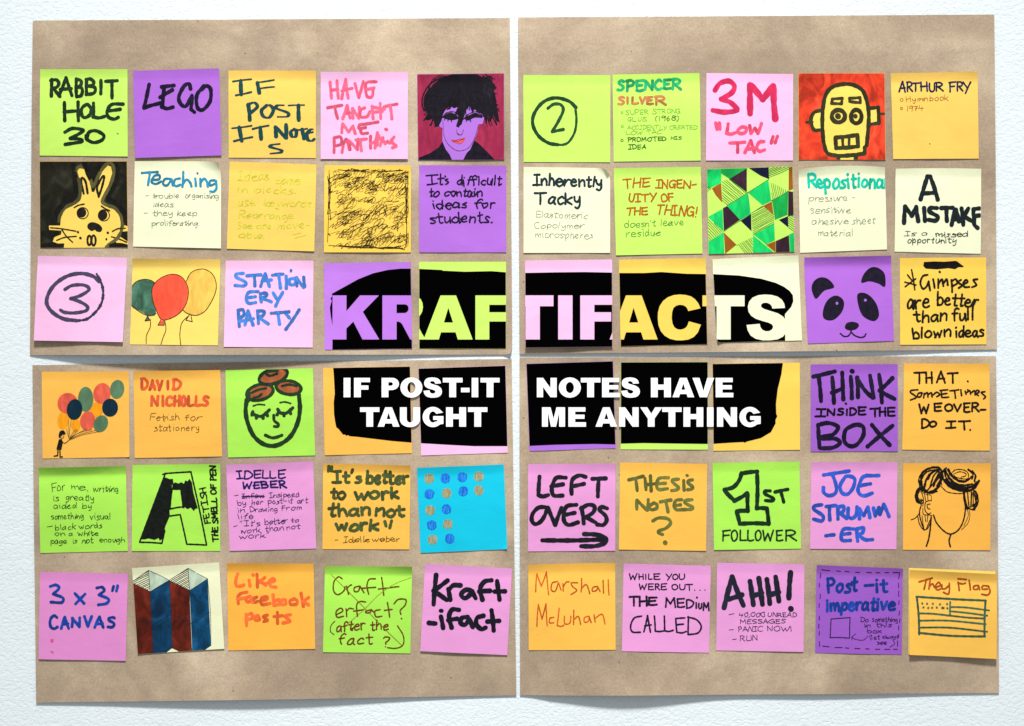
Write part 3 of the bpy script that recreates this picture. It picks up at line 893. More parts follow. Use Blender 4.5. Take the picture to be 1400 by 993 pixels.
n.k('eyebrow', k, 17, "!285,255 355,250|!355,250 350,288|!350,288 282,285|!282,285 287,258"); n.k('eyebrow', k, 17, "!404,250 475,245|!475,245 478,280|!478,280 405,272|!405,272 404,252")
n.k('eye', k, 25, "e 328 372 45 42", 'streak'); n.k('eye', k, 24, "e 450 375 36 46", 'streak'); n.k('pupil', k, 30, "!324,371 327,374"); n.k('pupil', k, 28, "!442,371 445,374")
n.k('mouth', k, 23, "!310,518 458,500|!458,500 463,578|!463,578 312,590|!312,590 308,522", 'streak'); n.k('tooth_gap', k, 17, "!357,520 360,580"); n.k('tooth_gap', k, 15, "!402,515 400,578")

n = Note(1080, 85, [(684, 80), (1278, 70), (1286, 662), (702, 665)], YE, 'yellow note in the top right corner, a name in navy capitals over two bulleted lines', 1.4, 1.3, 0.9)
n.L((18, 38, 74), 11, "A738,788,132,210 R788,838,135,208 T826,882,142,205 H884,940,135,205 U942,990,145,208 R986,1047,138,205 F1078,1132,135,210 R1130,1182,135,205 Y1176,1238,135,217")
t = (150, 92, 40)
n.k('bullet', t, 5, "e 759 262 10 10|e 758 320 8 8")
n.T(t, 5, "Hymnbook", 790, 274, 1080, 266, 42, jit=0.35); n.T(t, 5, "1974", 790, 338, 906, 334, 36)
n.k('ink_dot', (70, 50, 30), 7, "!950,561 952,563")

# --- row 2
n = Note(40, 215, [(74, 31), (671, 30), (678, 618), (77, 622)], (254, 214, 98), 'note with a worried yellow rabbit drawn on a black ground', 0.6, 0.3, 0.4)
rab = "!332,95 345,76 378,82 410,130 430,238 447,238 470,180 500,100 540,56 562,66 570,110 545,190 505,270 494,310 520,333 580,355 620,400 628,450 625,500 600,545 565,580 545,600 545,621 240,621 243,590 190,592 165,578 175,547 220,530 225,503 140,498 138,468 215,468 220,400 250,350 320,310 350,270 350,200 338,130"
n.f('black_ground', (33, 32, 21), 'all', 'mottle', rab + "|!595,490 655,466 677,474 677,507 640,510 600,522|!565,538 610,535 677,578 677,602 600,588")
n.k('dark_border', (15, 14, 10), 30, "305,62 320,180 312,260 250,310 190,380 178,440|600,90 590,180 545,280 600,320 655,390 662,440|380,50 440,160 500,50 570,30 610,80|!420,75 440,130|100,610 160,600 200,612|550,612 600,605 670,612|100,525 150,540 190,520")
n.k('head_border', (90, 86, 48), 19, "330,140 322,95 345,66 385,75 415,125 437,200 470,140 500,85 540,44 570,52 580,110 555,195 512,275 505,310 540,332 590,350 630,400 640,455 632,505|625,520 605,555 560,590 530,615|340,150 352,220 345,280 310,315 250,345 215,395 205,440", 'streak')
k = (26, 24, 18)
n.k('ear_line', k, 13, "375,250 358,170 365,142 388,170 402,248"); n.k('ear_line', k, 13, "478,272 466,215 482,170 505,133 515,140 500,205 478,270")
n.k('eyebrow', k, 9, "310,346 340,330 378,322"); n.k('eyebrow', k, 9, "495,335 520,352 553,368")
n.f('eye', k, "e 360 380 33 34", '', None, 0); n.f('eye', k, "e 506 396 31 36", '', None, 0)
n.k('eye_ring', k, 7, "e 368 384 38 38"); n.k('eye_ring', k, 7, "e 513 399 38 38")
n.f('nose', k, "400,470 412,452 440,446 480,460 502,488 490,512 462,508 452,498 430,506 405,490")
n.k('tooth', k, 12, "e 414 570 13 32"); n.k('tooth', k, 12, "e 443 570 14 34")
n.k('whisker', k, 8, "150,484 220,490 322,507|225,492 255,540 300,583|190,570 245,550 325,542|572,508 610,490 660,487|565,545 620,562 670,583")
n.k('freckle', k, 13, "!335,512 337,515|!352,553 354,555|!539,517 541,519|!530,562 532,563")

n = Note(40, 215, [(724, 30), (1314, 30), (1313, 625), (713, 612)], PA, 'pale cream note with a blue heading and its top right corner curled forward', 1.8, 0.5, 0.6, [(1, 26, 26)])
n.kw((44, 138, 176), 14, "!772,110 880,103|!828,108 815,193|842,158 890,152 892,125 858,130 840,170 868,185 905,168|968,150 930,152 918,185 945,195 972,160|!975,152 985,195|1032,147 1000,155 992,188 1010,200 1035,190|!1055,102 1050,205|1052,185 1078,155 1102,175 1112,203|!1137,148 1142,198|!1152,112 1153,114|!1172,150 1174,200|1172,182 1195,150 1215,165 1224,205|1268,160 1238,165 1240,195 1275,182|1278,165 1282,215 1262,238 1240,235")
t = (92, 92, 78)
n.T(t, 4, "- trouble", 793, 284, 1026, 282, 42); n.T(t, 4, "organising", 1068, 280, 1296, 284, 40); n.T(t, 4, "ideas", 845, 342, 986, 340, 40)
n.T(t, 4, "- they keep", 783, 402, 1145, 402, 42); n.T(t, 4, "proliferating.", 838, 470, 1166, 470, 42)

n = Note(300, 215, [(72, 31), (665, 52), (650, 645), (53, 627)], (252, 208, 98), 'yellow note with faint greenish joined-up writing in six lines', 1.6, 0.3, 0.5)
t = (196, 200, 58)
n.T(t, 6, "Ideas", 125, 160, 340, 158, 72); n.T(t, 6, "come", 388, 182, 550, 186, 60); n.T(t, 6, "in", 122, 245, 192, 245, 50); n.T(t, 6, "blocks.", 245, 245, 524, 252, 58)
n.T(t, 6, "use", 125, 332, 248, 332, 60); n.T(t, 6, "keywords.", 305, 334, 646, 342, 58); n.T(t, 6, "Rearrange.", 130, 420, 522, 424, 56)
n.T(t, 6, "See are", 122, 490, 350, 490, 48); n.T(t, 6, "move-", 398, 492, 620, 486, 56); n.T(t, 6, "able.", 135, 552, 312, 556, 50)
n.k('underline', (206, 196, 50), 5, "!500,532 560,518|!515,555 592,535")

n = Note(300, 215, [(720, 57), (1309, 58), (1309, 652), (716, 652)], (252, 208, 84), 'yellow note filled edge to edge with a dense tangle of black pen scribble', 1.4, 0.5, 0.5)
rr = random.Random(5)
def scrib(x0, y0, x1, y1, nn, w, amp=16):
    I = Ink(n.sheet, n.layer)
    m_ = max(1, int(math.sqrt(nn)))
    for q_ in range(nn):
        x = x0 + (x1 - x0) * ((q_ % m_) + rr.random()) / m_
        y = y0 + (y1 - y0) * ((q_ // m_ % m_) + rr.random()) / m_
        a = math.radians(rr.uniform(-62, -25))
        L = rr.uniform(24, 66)
        pts = []
        for j in range(rr.randint(4, 9)):
            s_ = 1 if j % 2 else -1
            px_ = x + j * rr.uniform(10, 24) + s_ * math.cos(a) * L / 2 + rr.gauss(0, 4)
            py_ = y + j * rr.uniform(-2, 3) + s_ * math.sin(a) * L / 2 + rr.gauss(0, 4)
            pts.append(n.c((min(max(px_, 742), 1292), min(max(py_, 84), 628))))
        I.stroke(pts, w * rr.uniform(0.6, 1.2) / 5)
    return I.build('scribble', ink_mat((38, 26, 14)), n.t)
scrib(750, 92, 1270, 622, 95, 2.3)
for _ in range(60):                                          # loose round loops
    x, y = rr.uniform(770, 1260), rr.uniform(110, 600)
    r0, r1, rot = rr.uniform(14, 40), rr.uniform(8, 20), math.radians(rr.uniform(-60, -15))
    I = Ink(n.sheet, n.layer) if _ == 0 else I
    pts = []
    for j in range(14):
        a = j * 0.75
        u_, v_ = r0 * math.cos(a), r1 * math.sin(a)
        pts.append(n.c((min(max(x + j * 2.6 + u_ * math.cos(rot) - v_ * math.sin(rot), 745), 1290), min(max(y + u_ * math.sin(rot) + v_ * math.cos(rot), 88), 625))))
    I.stroke(pts, rr.uniform(1.8, 3.4) / 5)
I.build('scribble', ink_mat((38, 26, 14)), n.t)
scrib(780, 120, 1250, 600, 4, 4)
I = Ink(n.sheet, n.layer)
for (a, b, c_, d_) in ((752, 95, 752, 610), (1280, 95, 1280, 625), (770, 92, 1255, 96), (755, 608, 1275, 625)):
    for _ in range(11):
        u0, u1 = sorted((rr.random(), rr.random()))
        if u1 - u0 > 0.5: u1 = u0 + 0.4
        j = lambda: rr.gauss(0, 7)
        I.stroke([n.c((a + (c_ - a) * u0 + j(), b + (d_ - b) * u0 + j())), n.c((a + (c_ - a) * (u0 + u1) / 2 + j() * 0.6, b + (d_ - b) * (u0 + u1) / 2 + j() * 0.6)), n.c((a + (c_ - a) * u1 + j(), b + (d_ - b) * u1 + j()))], rr.uniform(2, 6) / 5)
I.build('scribble_border', ink_mat((28, 20, 12)), n.t)

n = Note(560, 215, [(66, 57), (660, 60), (660, 652), (66, 652)], (176, 108, 214), 'purple note with four lines of black handwriting, right below the spiky-haired portrait', 1.0, 0.3, 0.5)
k = (22, 12, 46)
n.kw(k, 10, "!115,128 193,122|!152,128 155,182|!122,190 190,180|!212,118 210,185|210,185 218,190 226,186|!195,150 235,145|!243,130 246,135|262,150 245,158 266,172 248,188", kind='')
n.T(k, 10, "difficult", 326, 192, 622, 192, 64); n.T(k, 10, "to contain", 132, 270, 496, 268, 52); n.T(k, 10, "ideas", 156, 352, 390, 348, 56); n.T(k, 10, "for", 440, 348, 582, 348, 58)
n.T(k, 10, "students.", 136, 455, 566, 444, 66)

n = Note(560, 215, [(779, 68), (1370, 76), (1370, 655), (779, 655)], PA, 'cream note with a bold two-word black heading over three lines of faint pen', 1.4, 0.6, 0.6, [(1, 15, 9)])
k = (24, 42, 52)
n.T(k, 13, "Inherently", 846, 192, 1312, 204, 74, jit=0.2); n.T(k, 13, "Tacky", 860, 320, 1165, 322, 76, jit=0.2)
t = (118, 122, 108)
n.T(t, 4, "Elastomeric", 862, 412, 1215, 424, 50); n.T(t, 4, "Copolymer", 850, 488, 1190, 486, 46); n.T(t, 4, "microspheres", 856, 552, 1250, 556, 50)

n = Note(820, 215, [(95, 77), (688, 68), (700, 660), (110, 672)], GR, 'lime green note with three lines of brown marker capitals ending in an exclamation mark', 1.0, 0.7, 0.8)
k = (172, 92, 18)
n.T(k, 10, "THE", 158, 212, 342, 208, 62, jit=0.2); n.T(k, 10, "INGEN-", 380, 212, 656, 212, 54, jit=0.2); n.T(k, 10, "UITY OF", 194, 306, 504, 304, 52, jit=0.2)
n.T(k, 10, "THE", 175, 398, 326, 396, 50, jit=0.2); n.T(k, 10, "THING!", 382, 392, 662, 408, 66, jit=0.2)
t = (74, 130, 52)
n.T(t, 5, "doesn't leave", 168, 484, 570, 466, 52); n.T(t, 5, "residue", 180, 544, 412, 538, 52)

n = Note(820, 215, [(730, 85), (1315, 65), (1330, 648), (742, 664)], (196, 238, 100), 'note covered with a geometric pattern of green, brown and black triangles and hatching', 1.6, 0.6, 0.5, [(0, 6, 6)])
C = {'g': (16, 196, 96), 'd': (18, 160, 70), 'b': (52, 28, 42), 'n': (14, 20, 48), 'w': (146, 82, 20)}
for c_, s_ in (('g', "725,80 830,68 828,180 745,215 725,212"), ('d', "830,60 1005,60 1000,80 885,150 828,112"), ('b', "1003,80 1003,240 885,150"),
    ('n', "1010,72 1152,60 1155,152 1100,130"), ('w', "1290,75 1322,60 1322,218 1288,232"), ('w', "828,178 835,312 790,260 765,215"),
    ('g', "1150,155 1170,300 1110,330 1010,243"), ('g', "1012,248 1030,390 960,432 868,335"), ('d', "1285,238 1281,395 1195,430 1175,300"),
    ('b', "1286,235 1335,240 1335,400 1284,405"), ('b', "840,350 868,336 956,430 846,505"), ('n', "1032,390 1035,508 960,436"), ('w', "1173,305 1185,395 1115,335"),
    ('g', "738,410 838,355 843,510"), ('g', "845,515 850,670 735,670 740,580"), ('w', "846,516 932,600 855,662"), ('g', "1190,455 1195,568 1135,598 1050,530 1110,500"),
    ('g', "1045,535 1188,652 1045,668"), ('w', "1199,575 1199,652 1135,600"), ('b', "1201,575 1290,535 1298,660 1201,660"), ('g', "1291,530 1335,512 1335,650 1300,655"), ('n', "1284,405 1286,482 1222,430")):
    n.f('triangle', C[c_], '!' + s_, 'streak', None, 0)
n.layer += 1
hk = (24, 110, 40)
n.hatch('hatching', hk, 4, "!836,165 885,152 1000,243 868,330 836,300", 40, 14); n.hatch('hatching', hk, 4, "!1168,175 1285,235 1175,300", 78, 12)
n.hatch('hatching', hk, 4, "!1035,388 1115,337 1188,395 1188,455 1045,522", -28, 11); n.hatch('hatching', hk, 4, "!735,412 842,512 740,578", 48, 13)
n.hatch('hatching', hk, 4, "!935,602 1040,550 1044,658 985,660", 52, 12); n.hatch('hatching', hk, 4, "!1284,400 1325,390 1330,515 1287,482", 35, 13)
n.hatch('hatching', hk, 4, "!1156,68 1318,62 1312,72 1156,150", -24, 10); n.hatch('hatching', hk, 4, "!730,195 765,215 728,245", 35, 10)
n.k('pen_line', hk, 4, "!885,150 1008,245|!1008,245 868,333|!1010,72 1003,80|!1155,152 1008,245|!1170,300 1285,235|!845,510 960,434|!1035,385 1113,335|!1045,530 1190,455")

n = Note(1080, 215, [(55, 86), (644, 72), (660, 632), (68, 655)], PA, 'cream note with arched top edge and a teal heading running off its right side', 1.2, 2.0, 0.8, (), 3.4)
n.L((14, 190, 160), 15, "R112,186,118,216", kind='streak')
n.T((14, 190, 160), 15, "epositiona", 182, 216, 632, 212, 92, 'streak', 0.2)
n.k('word', (14, 190, 160), 13, "!648,150 645,215")
t = (116, 120, 106)
n.T(t, 4, "pressure -", 125, 305, 446, 300, 52); n.T(t, 4, "sensitive", 138, 386, 410, 386, 52); n.T(t, 4, "ahesive", 145, 462, 396, 460, 52); n.T(t, 4, "sheet", 420, 460, 578, 456, 52); n.T(t, 4, "material", 186, 540, 426, 540, 50)

n = Note(1080, 215, [(718, 82), (1303, 82), (1300, 662), (712, 647)], PA, 'cream note with a huge black capital above a thick black word meeting its edge', 1.8, 0.9, 0.7, (), 0.8)
k = (20, 30, 34)
n.kw(k, 25, "!888,290 935,138|!935,138 955,138|!955,138 1005,292|!905,250 985,245",
     "!775,452 782,340|!782,340 828,402|!828,402 858,342|!858,342 872,438|!912,350 918,438|1000,350 955,350 950,375 1005,408 990,435 942,430|!1030,350 1108,348|!1065,358 1068,438|!1100,465 1125,360|!1130,360 1150,440|!1108,430 1150,422|!1168,352 1180,465|!1215,352 1185,405|!1185,405 1238,438|!1290,352 1250,358|1250,358 1252,400 1290,400|1255,410 1255,460 1278,486", kind='')
k = (44, 46, 44)
n.T(k, 5, "Is a", 778, 540, 936, 538, 36); n.T(k, 6, "missed", 986, 545, 1212, 545, 42); n.T(k, 6, "opportunity", 800, 588, 1130, 590, 46)
# ================================================================== the black title patch (row 3) and its cut-out letters
def PP(ox, oy, s):
    return [(ox + x / 5.0, oy + y / 5.0) for x, y in (tuple(float(q) for q in t.split(',')) for t in s.split())]

TITLE = [
    [PP(300, 345, "775,295 870,295 870,402 962,295 1092,295 982,408 1095,597 980,597 917,475 870,522 870,597 775,597")],
    [PP(300, 345, "1115,295 1320,295 1352,303 1376,320 1388,345 1392,375 1386,408 1370,435 1345,452 1328,460 1345,480 1362,510 1385,555 1412,597 1305,597 1262,515 1250,492 1238,480 1225,475 1212,475 1212,597 1115,597"),
     PP(300, 345, "1212,357 1270,357 1284,362 1292,374 1293,392 1286,406 1272,415 1212,416")],
    [PP(560, 345, "212,295 318,295 432,597 330,597 315,548 215,548 200,597 96,597"), PP(560, 345, "265,380 297,480 235,480")],
    [PP(560, 345, "450,295 680,295 680,360 545,360 545,410 670,410 670,474 545,474 545,597 450,597")],
    [PP(560, 345, "700,295 983,295 983,370 890,370 890,597 793,597 793,370 700,370")],
    [PP(560, 345, "1015,295 1113,295 1113,597 1015,597")],
    [PP(560, 345, "1166,295 1400,295 1400,360 1262,360 1262,410 1377,410 1377,474 1262,474 1262,597 1166,597")],
    [PP(820, 345, "178,295 285,295 395,597 297,597 282,548 178,548 164,597 66,597"), PP(820, 345, "230,380 262,480 200,480")],
    [PP(820, 345, "687,384 672,350 650,322 622,302 585,292 545,289 505,293 465,307 432,332 408,368 397,410 395,450 400,500 416,540 442,571 478,592 520,602 560,603 605,597 640,580 668,550 690,495 607,472 600,495 590,512 572,524 550,529 528,526 508,512 496,488 490,450 493,410 502,382 520,366 545,360 570,363 588,374 598,388 603,403")],
    [PP(820, 345, "700,295 987,295 987,370 892,370 892,597 796,597 796,370 700,370")],
    [PP(820, 345, "1263,382 1258,352 1242,325 1212,303 1170,292 1125,289 1080,294 1042,310 1018,338 1009,372 1014,408 1032,435 1062,455 1110,471 1150,482 1174,494 1182,510 1174,528 1155,539 1130,540 1108,530 1095,512 1090,489 1000,497 1008,535 1028,570 1062,592 1110,603 1160,603 1212,596 1248,578 1272,548 1280,510 1272,470 1250,440 1215,418 1165,402 1120,388 1100,374 1100,358 1115,347 1140,346 1162,356 1174,372 1176,386")],
]
PATCH = (PP(300, 345, "775,720 775,500 764,440 757,380 770,330 761,318 774,300 770,285 860,235 950,185 1050,145 1150,122 1240,113 1310,113")
         + PP(560, 345, "65,115 220,122 228,127 380,134 560,130 660,138") + PP(560, 345, "790,142 1000,138 1200,136 1386,140")
         + PP(820, 345, "133,143 300,143 420,136 590,148 724,150 768,150 950,160 1100,182 1200,210 1255,236 1295,265 1317,295 1320,335 1305,375 1265,420 1262,430 1265,720"))
BLACK = (3, 3, 4)

def patch(n, rgb=BLACK):
    I = Ink(n.sheet, n.layer)
    I.area([np.array(PATCH)], [[np.array(l) for l in L] for L in TITLE], False)
    I.build('black_lettering_ground', ink_mat(rgb, 'flat'), n.t)
    n.layer += 1

# --- row 3
n = Note(40, 345, [(63, 25), (671, 38), (650, 615), (38, 604)], PK, 'pale pink note with a circled numeral 3 in dark violet, its foot lifted', 3.4, 0.5, 0.8)
k = (66, 62, 90)
n.k('circle', k, 22, "482,200 440,165 360,146 270,162 190,212 140,280 126,350 165,410 240,455 330,468", 'streak'); n.k('circle', k, 15, "325,470 400,458 455,415 490,370 508,320 510,260 495,205 465,150", 'streak', 0.2)
n.kw(k, 19, "250,255 300,228 380,226 415,255 360,295 290,318|290,318 350,338 402,370 395,400 320,415 250,412 220,396")

n = Note(40, 345, [(710, 46), (1309, 50), (1297, 637), (696, 631)], (253, 214, 104), 'yellow note with three drawn balloons, green, red and ochre, on wavy strings', 0.6, 1.6, 1.2)
k = (48, 36, 30)
gb = "705,240 740,200 790,188 850,200 868,225 850,290 872,420 825,432 760,400 705,365"
rb = "848,250 880,195 940,160 1000,153 1050,175 1085,230 1092,290 1075,360 1030,420 960,458 910,460 880,410 850,330"
yb = "1080,190 1110,140 1160,118 1215,122 1265,165 1283,240 1260,320 1210,400 1150,432 1090,420 1055,395 1090,300"
n.f('balloon', (66, 108, 86), gb, 'mottle', None, 0); n.f('balloon', (234, 186, 82), yb, 'streak', None, 1); n.f('balloon', (244, 84, 58), rb, 'streak')
n.k('balloon_outline', k, 6, "706,234 740,200 790,186 832,192 860,208|705,365 750,400 800,428 840,434 872,420|845,250 880,195 940,160 1000,152 1050,175 1085,230 1092,290 1075,360 1030,420 960,458 910,460 880,410 850,330 845,250|1078,198 1108,142 1160,118 1215,122 1265,165 1283,240 1260,320 1210,400 1150,432 1090,420 1055,395")
n.f('knot', (66, 108, 86), "!816,435 830,466 798,470", '', None, 0); n.f('knot', (244, 84, 58), "!905,468 888,499 930,500 928,470")
n.k('knot_outline', k, 6, "!816,435 830,466|!830,466 798,470|!798,470 816,435|!905,466 888,499|!888,499 930,500|!930,500 928,466|!1100,430 1078,466|!1078,466 1122,476|!1122,476 1112,432")
n.k('string', k, 6, "835,460 835,510 810,570 808,625"); n.k('string', k, 6, "935,472 942,530 925,580 910,628"); n.k('string', k, 6, "1092,438 1050,485 1038,560 1045,632")

n = Note(300, 345, [(45, 58), (645, 58), (641, 652), (38, 647)], PK, 'pale pink note with a word split over two lines above another, in blue marker capitals', 1.0, 0.6, 0.5)
k = (66, 126, 206)
n.kw(k, 19, "165,145 120,150 120,172 180,205 172,230 110,228|!190,162 285,155|!240,158 245,230|!285,235 315,148|!315,148 345,235|!300,195 358,190|!364,158 438,150|!408,158 420,245|!458,165 460,248|!491,127 492,128|520,178 482,188 485,220 512,222 525,195 515,180|!530,175 532,232|!532,180 578,240|!578,172 586,235",
     "268,270 205,275 187,318 205,350 252,345|!192,312 250,305|!283,285 290,340|283,285 320,280 325,298 290,318|!300,318 358,340|!370,278 395,320|!436,275 388,368",
     "!133,400 142,508|133,398 165,395 172,430 142,452|!180,498 200,402|!200,402 235,498|!145,472 238,455|!265,405 272,488|265,402 310,405 300,435 270,448|!280,450 338,490|!358,418 478,408|!405,418 415,492|!455,418 482,450|!548,395 458,528")

n = Note(300, 345, [(716, 76), (1309, 68), (1318, 659), (724, 667)], (190, 122, 226), 'purple note carrying the first letters of the huge title in a black patch', 0.5, 0.3, 0.3); patch(n)
n = Note(560, 345, [(65, 66), (659, 66), (660, 659), (66, 659)], (208, 246, 110), 'lime green note carrying part of the huge title on black, left of the gap', 0.4, 0.3, 0.3); patch(n)
n = Note(560, 345, [(789, 57), (1384, 50), (1386, 647), (791, 653)], PK, 'pale pink note carrying part of the huge title on black, its foot lifted', 2.8, 0.3, 0.4); patch(n)
n = Note(820, 345, [(130, 52), (722, 40), (734, 630), (142, 644)], (252, 212, 92), 'orange yellow note carrying part of the huge title on black', 0.4, 1.0, 0.5); patch(n)
n = Note(820, 345, [(768, 48), (1355, 22), (1378, 603), (796, 620)], PA, 'cream note carrying the last letters of the huge title on black', 1.2, 1.0, 0.7, [(3, 9, 8)]); patch(n)

n = Note(1080, 345, [(95, 38), (686, 25), (708, 606), (118, 625)], (178, 106, 216), 'purple note with a drawn panda face', 0.8, 1.6, 0.9)
k = (22, 15, 36)
n.f('ear', k, "145,240 165,195 210,172 262,187 298,240 230,265 178,318 155,290", '', None, 0); n.f('ear', k, "485,208 502,150 545,108 592,105 638,138 650,190 643,238 600,215 540,200", '', None, 0)
n.f('eye', k, "302,298 345,310 367,350 350,410 300,460 250,465 222,440 227,380 257,325", '', "e 318 349 9 11", 0); n.f('eye', k, "458,290 500,278 548,303 590,360 605,430 580,468 540,465 490,430 463,360", '', "e 512 328 10 10", 0)
n.f('nose', k, "371,510 385,485 420,476 458,485 467,505 445,528 405,535 378,525"); n.k('mouth', k, 9, "340,556 365,575 395,572 413,545 413,530|413,545 440,570 480,583 505,575 515,558")

n = Note(1080, 345, [(748, 40), (1337, 36), (1340, 630), (750, 633)], (252, 208, 84), 'yellow note with a struck-out bar over an asterisk and black handwriting', 1.0, 0.4, 0.5)
k = (20, 15, 14)
n.f('struck_out_bar', k, "!912,68 980,64 1050,66 1130,60 1142,66 1185,98 1178,104 1150,103 1125,117 1080,110 1000,118 925,113 908,95", 'mottle')
n.k('asterisk', k, 10, "!828,120 850,258|!785,236 856,182|!800,155 832,195|!782,205 858,225")
n.k('word', k, 12, "938,155 905,165 888,210 905,250 930,235 945,200|!945,200 955,262|!975,185 985,245|!1019,134 1021,137|!1010,185 1010,245|1012,215 1035,185 1042,215 1045,232|1045,215 1068,185 1075,225|!1100,190 1105,272|1100,200 1128,185 1140,212 1108,232|1165,190 1145,205 1172,228 1150,245|1180,220 1210,205 1200,190 1180,212 1190,238 1222,238|1278,185 1250,192 1270,225 1240,240")
n.T(k, 12, "are", 796, 384, 946, 380, 98, jit=0.2); n.T(k, 12, "better", 1000, 358, 1272, 376, 84, jit=0.2)
n.T(k, 12, "than", 850, 478, 1068, 466, 78, jit=0.2); n.T(k, 12, "full", 1105, 468, 1250, 464, 80, jit=0.2); n.T(k, 12, "blown", 838, 588, 1095, 574, 72, jit=0.2); n.T(k, 12, "ideas", 1128, 580, 1320, 576, 74, jit=0.2)

# ================================================================== lower sheets
# --- row 4
PATCH2 = (PP(300, 490, "775,20 783,120 790,240 783,300 785,380 792,430 800,470 818,485 845,520 862,522 870,530 880,524 890,532 940,536 1040,548 1180,565 1317,576")
          + PP(560, 490, "80,580 250,590 440,600 671,600 818,598 1000,590 1260,585 1408,588")
          + PP(820, 490, "143,583 300,579 500,582 738,585 775,584 900,576 980,572 992,577 1000,570 1100,545 1125,530 1168,505 1175,492 1200,445 1200,420 1212,395 1205,380 1203,310 1215,210 1240,110 1252,20"))

def patch2(n):
    I = Ink(n.sheet, n.layer)
    I.area([np.array(PATCH2)])
    I.build('black_ground', ink_mat(BLACK, 'flat'), n.t)

n = Note(40, 490, [(87, 92), (682, 90), (688, 675), (94, 685)], OR, 'orange note with a drawn small figure holding a bunch of coloured balloons', 1.0, 0.6, 0.5, [(2, 5, 6)])
cr_, cg, cn, co = (222, 92, 70), (88, 122, 90), (8, 40, 56), (248, 158, 24)
for c_, e_ in ((co, "e 235 424 41 60 8"), (co, "e 320 458 31 46 0"), (co, "e 462 352 46 56 30"), (cr_, "e 265 308 70 72"), (cg, "e 388 280 53 86"), (cr_, "e 500 240 60 72 10"),
               (cr_, "e 402 428 52 66 10"), (cg, "e 603 212 49 65 8"), (cg, "e 492 447 48 60 25"), (cn, "e 312 350 53 72 6"), (cn, "e 555 337 55 62")):
    n.f('balloon', c_, e_, 'streak')
n.k('balloon_string', (70, 42, 16), 3, "!275,548 258,480|!275,548 272,420|!275,548 290,420|280,545 300,510 325,485|!278,548 335,490|280,548 330,515 400,480|282,550 340,510 430,487|284,552 350,520 455,492|286,556 360,525 480,500")
k = (22, 16, 12)
n.f('hair', k, "205,518 215,497 238,493 252,517 234,520 222,530 210,545 204,535"); n.k('face_outline', k, 4, "e 227 528 13 18"); n.k('nose', k, 3, "!226,528 230,530")
n.f('body', k, "!205,556 224,548 233,575 222,626 188,622 198,582"); n.k('leg', k, 8, "!200,625 198,662|!198,664 174,668"); n.k('leg', k, 8, "!212,625 214,672|!214,674 230,673"); n.k('arm', k, 5, "225,565 245,580 275,558 285,545")

n = Note(40, 490, [(715, 88), (1308, 80), (1321, 670), (724, 681)], OR, 'orange note with a red-orange name in capitals over two lines of thin script', 1.0, 1.2, 0.6)
k = (222, 92, 52)
n.L(k, 17, "D762,820,132,218 A820,868,145,220 V866,915,148,223 |935,962,148,217 D975,1045,138,218"); n.L(k, 17, "N828,890 |900,928 C930,985 H985,1038 O1038,1080 L1082,1130 L1130,1178 S1180,1230", 252, 330)
n.T((104, 66, 24), 5, "Fetish", 825, 425, 1028, 424, 52); n.T((104, 66, 24), 5, "for", 1065, 428, 1178, 424, 48); n.T((104, 66, 24), 5, "stationery", 854, 497, 1166, 495, 50)

n = Note(300, 490, [(43, 82), (640, 68), (656, 663), (62, 677)], GR2, 'green note with a drawn face, eyes closed and brown hair in three buns', 0.6, 0.5, 0.6)
k = (28, 54, 28); br = (158, 84, 50)
n.f('hair_bun', br, "e 370 122 92 44 -18", 'streak', None, 0); n.f('hair_bun', br, "e 282 230 88 48 -14", 'streak', None, 0); n.f('hair_bun', br, "e 475 198 82 42 8", 'streak')
[n.k('bun_outline', k, 19, e_, 'streak') for e_ in ("e 370 122 100 50 -18", "e 280 232 92 52 -14", "e 475 200 86 46 8")]
n.k('hair_line', k, 15, "225,235 270,215 320,205|240,270 270,262 292,245|325,110 350,120 395,105|325,92 400,85|430,190 480,180 530,190", 'streak'); n.k('hair_line', k, 22, "195,262 205,235 198,290", 'streak')
n.k('face_outline', k, 25, "190,285 183,360 197,440 237,528 300,583 370,598 438,575 498,520 540,430 553,340 546,250", 'streak')
n.k('eyebrow', k, 10, "235,325 270,315 312,318"); n.k('eyebrow', k, 11, "418,303 450,298 490,308")
n.k('eyelid', k, 19, "226,375 262,393 300,392 345,352|!232,365 225,388|!262,392 256,408|!300,392 302,408|!328,378 332,392"); n.k('eyelid', k, 19, "402,348 420,372 460,374 505,338|!408,365 398,385|!442,375 445,392|!485,362 490,378")
n.k('nose', k, 17, "375,390 378,425 405,448 400,465 378,465"); n.k('mouth', k, 18, "318,525 360,542 395,538 430,525")

n = Note(300, 490, [(710, 66), (1304, 56), (1317, 648), (721, 662)], OR, 'orange yellow note with the ragged left end of the black band under white words', 0.4, 0.2, 0.2); patch2(n)
n = Note(560, 490, [(60, 70), (656, 50), (671, 645), (80, 664)], PK, 'pink note almost covered by the black band, pink strip along its foot', 0.4, 0.2, 0.2); patch2(n)
n = Note(560, 490, [(798, 38), (1390, 20), (1408, 614), (820, 634)], (174, 110, 216), 'purple note almost covered by the black band, purple strip along its foot', 0.4, 0.2, 0.2); patch2(n)
n = Note(820, 490, [(143, 27), (738, 25), (738, 624), (142, 622)], GR, 'lime green note almost covered by the black band, green strip along its foot', 0.5, 0.2, 0.2); patch2(n)
n = Note(820, 490, [(769, 38), (1365, 30), (1367, 625), (775, 632)], (252, 208, 88), 'orange yellow note with the curved right end of the black band under white words', 0.4, 0.2, 0.2); patch2(n)

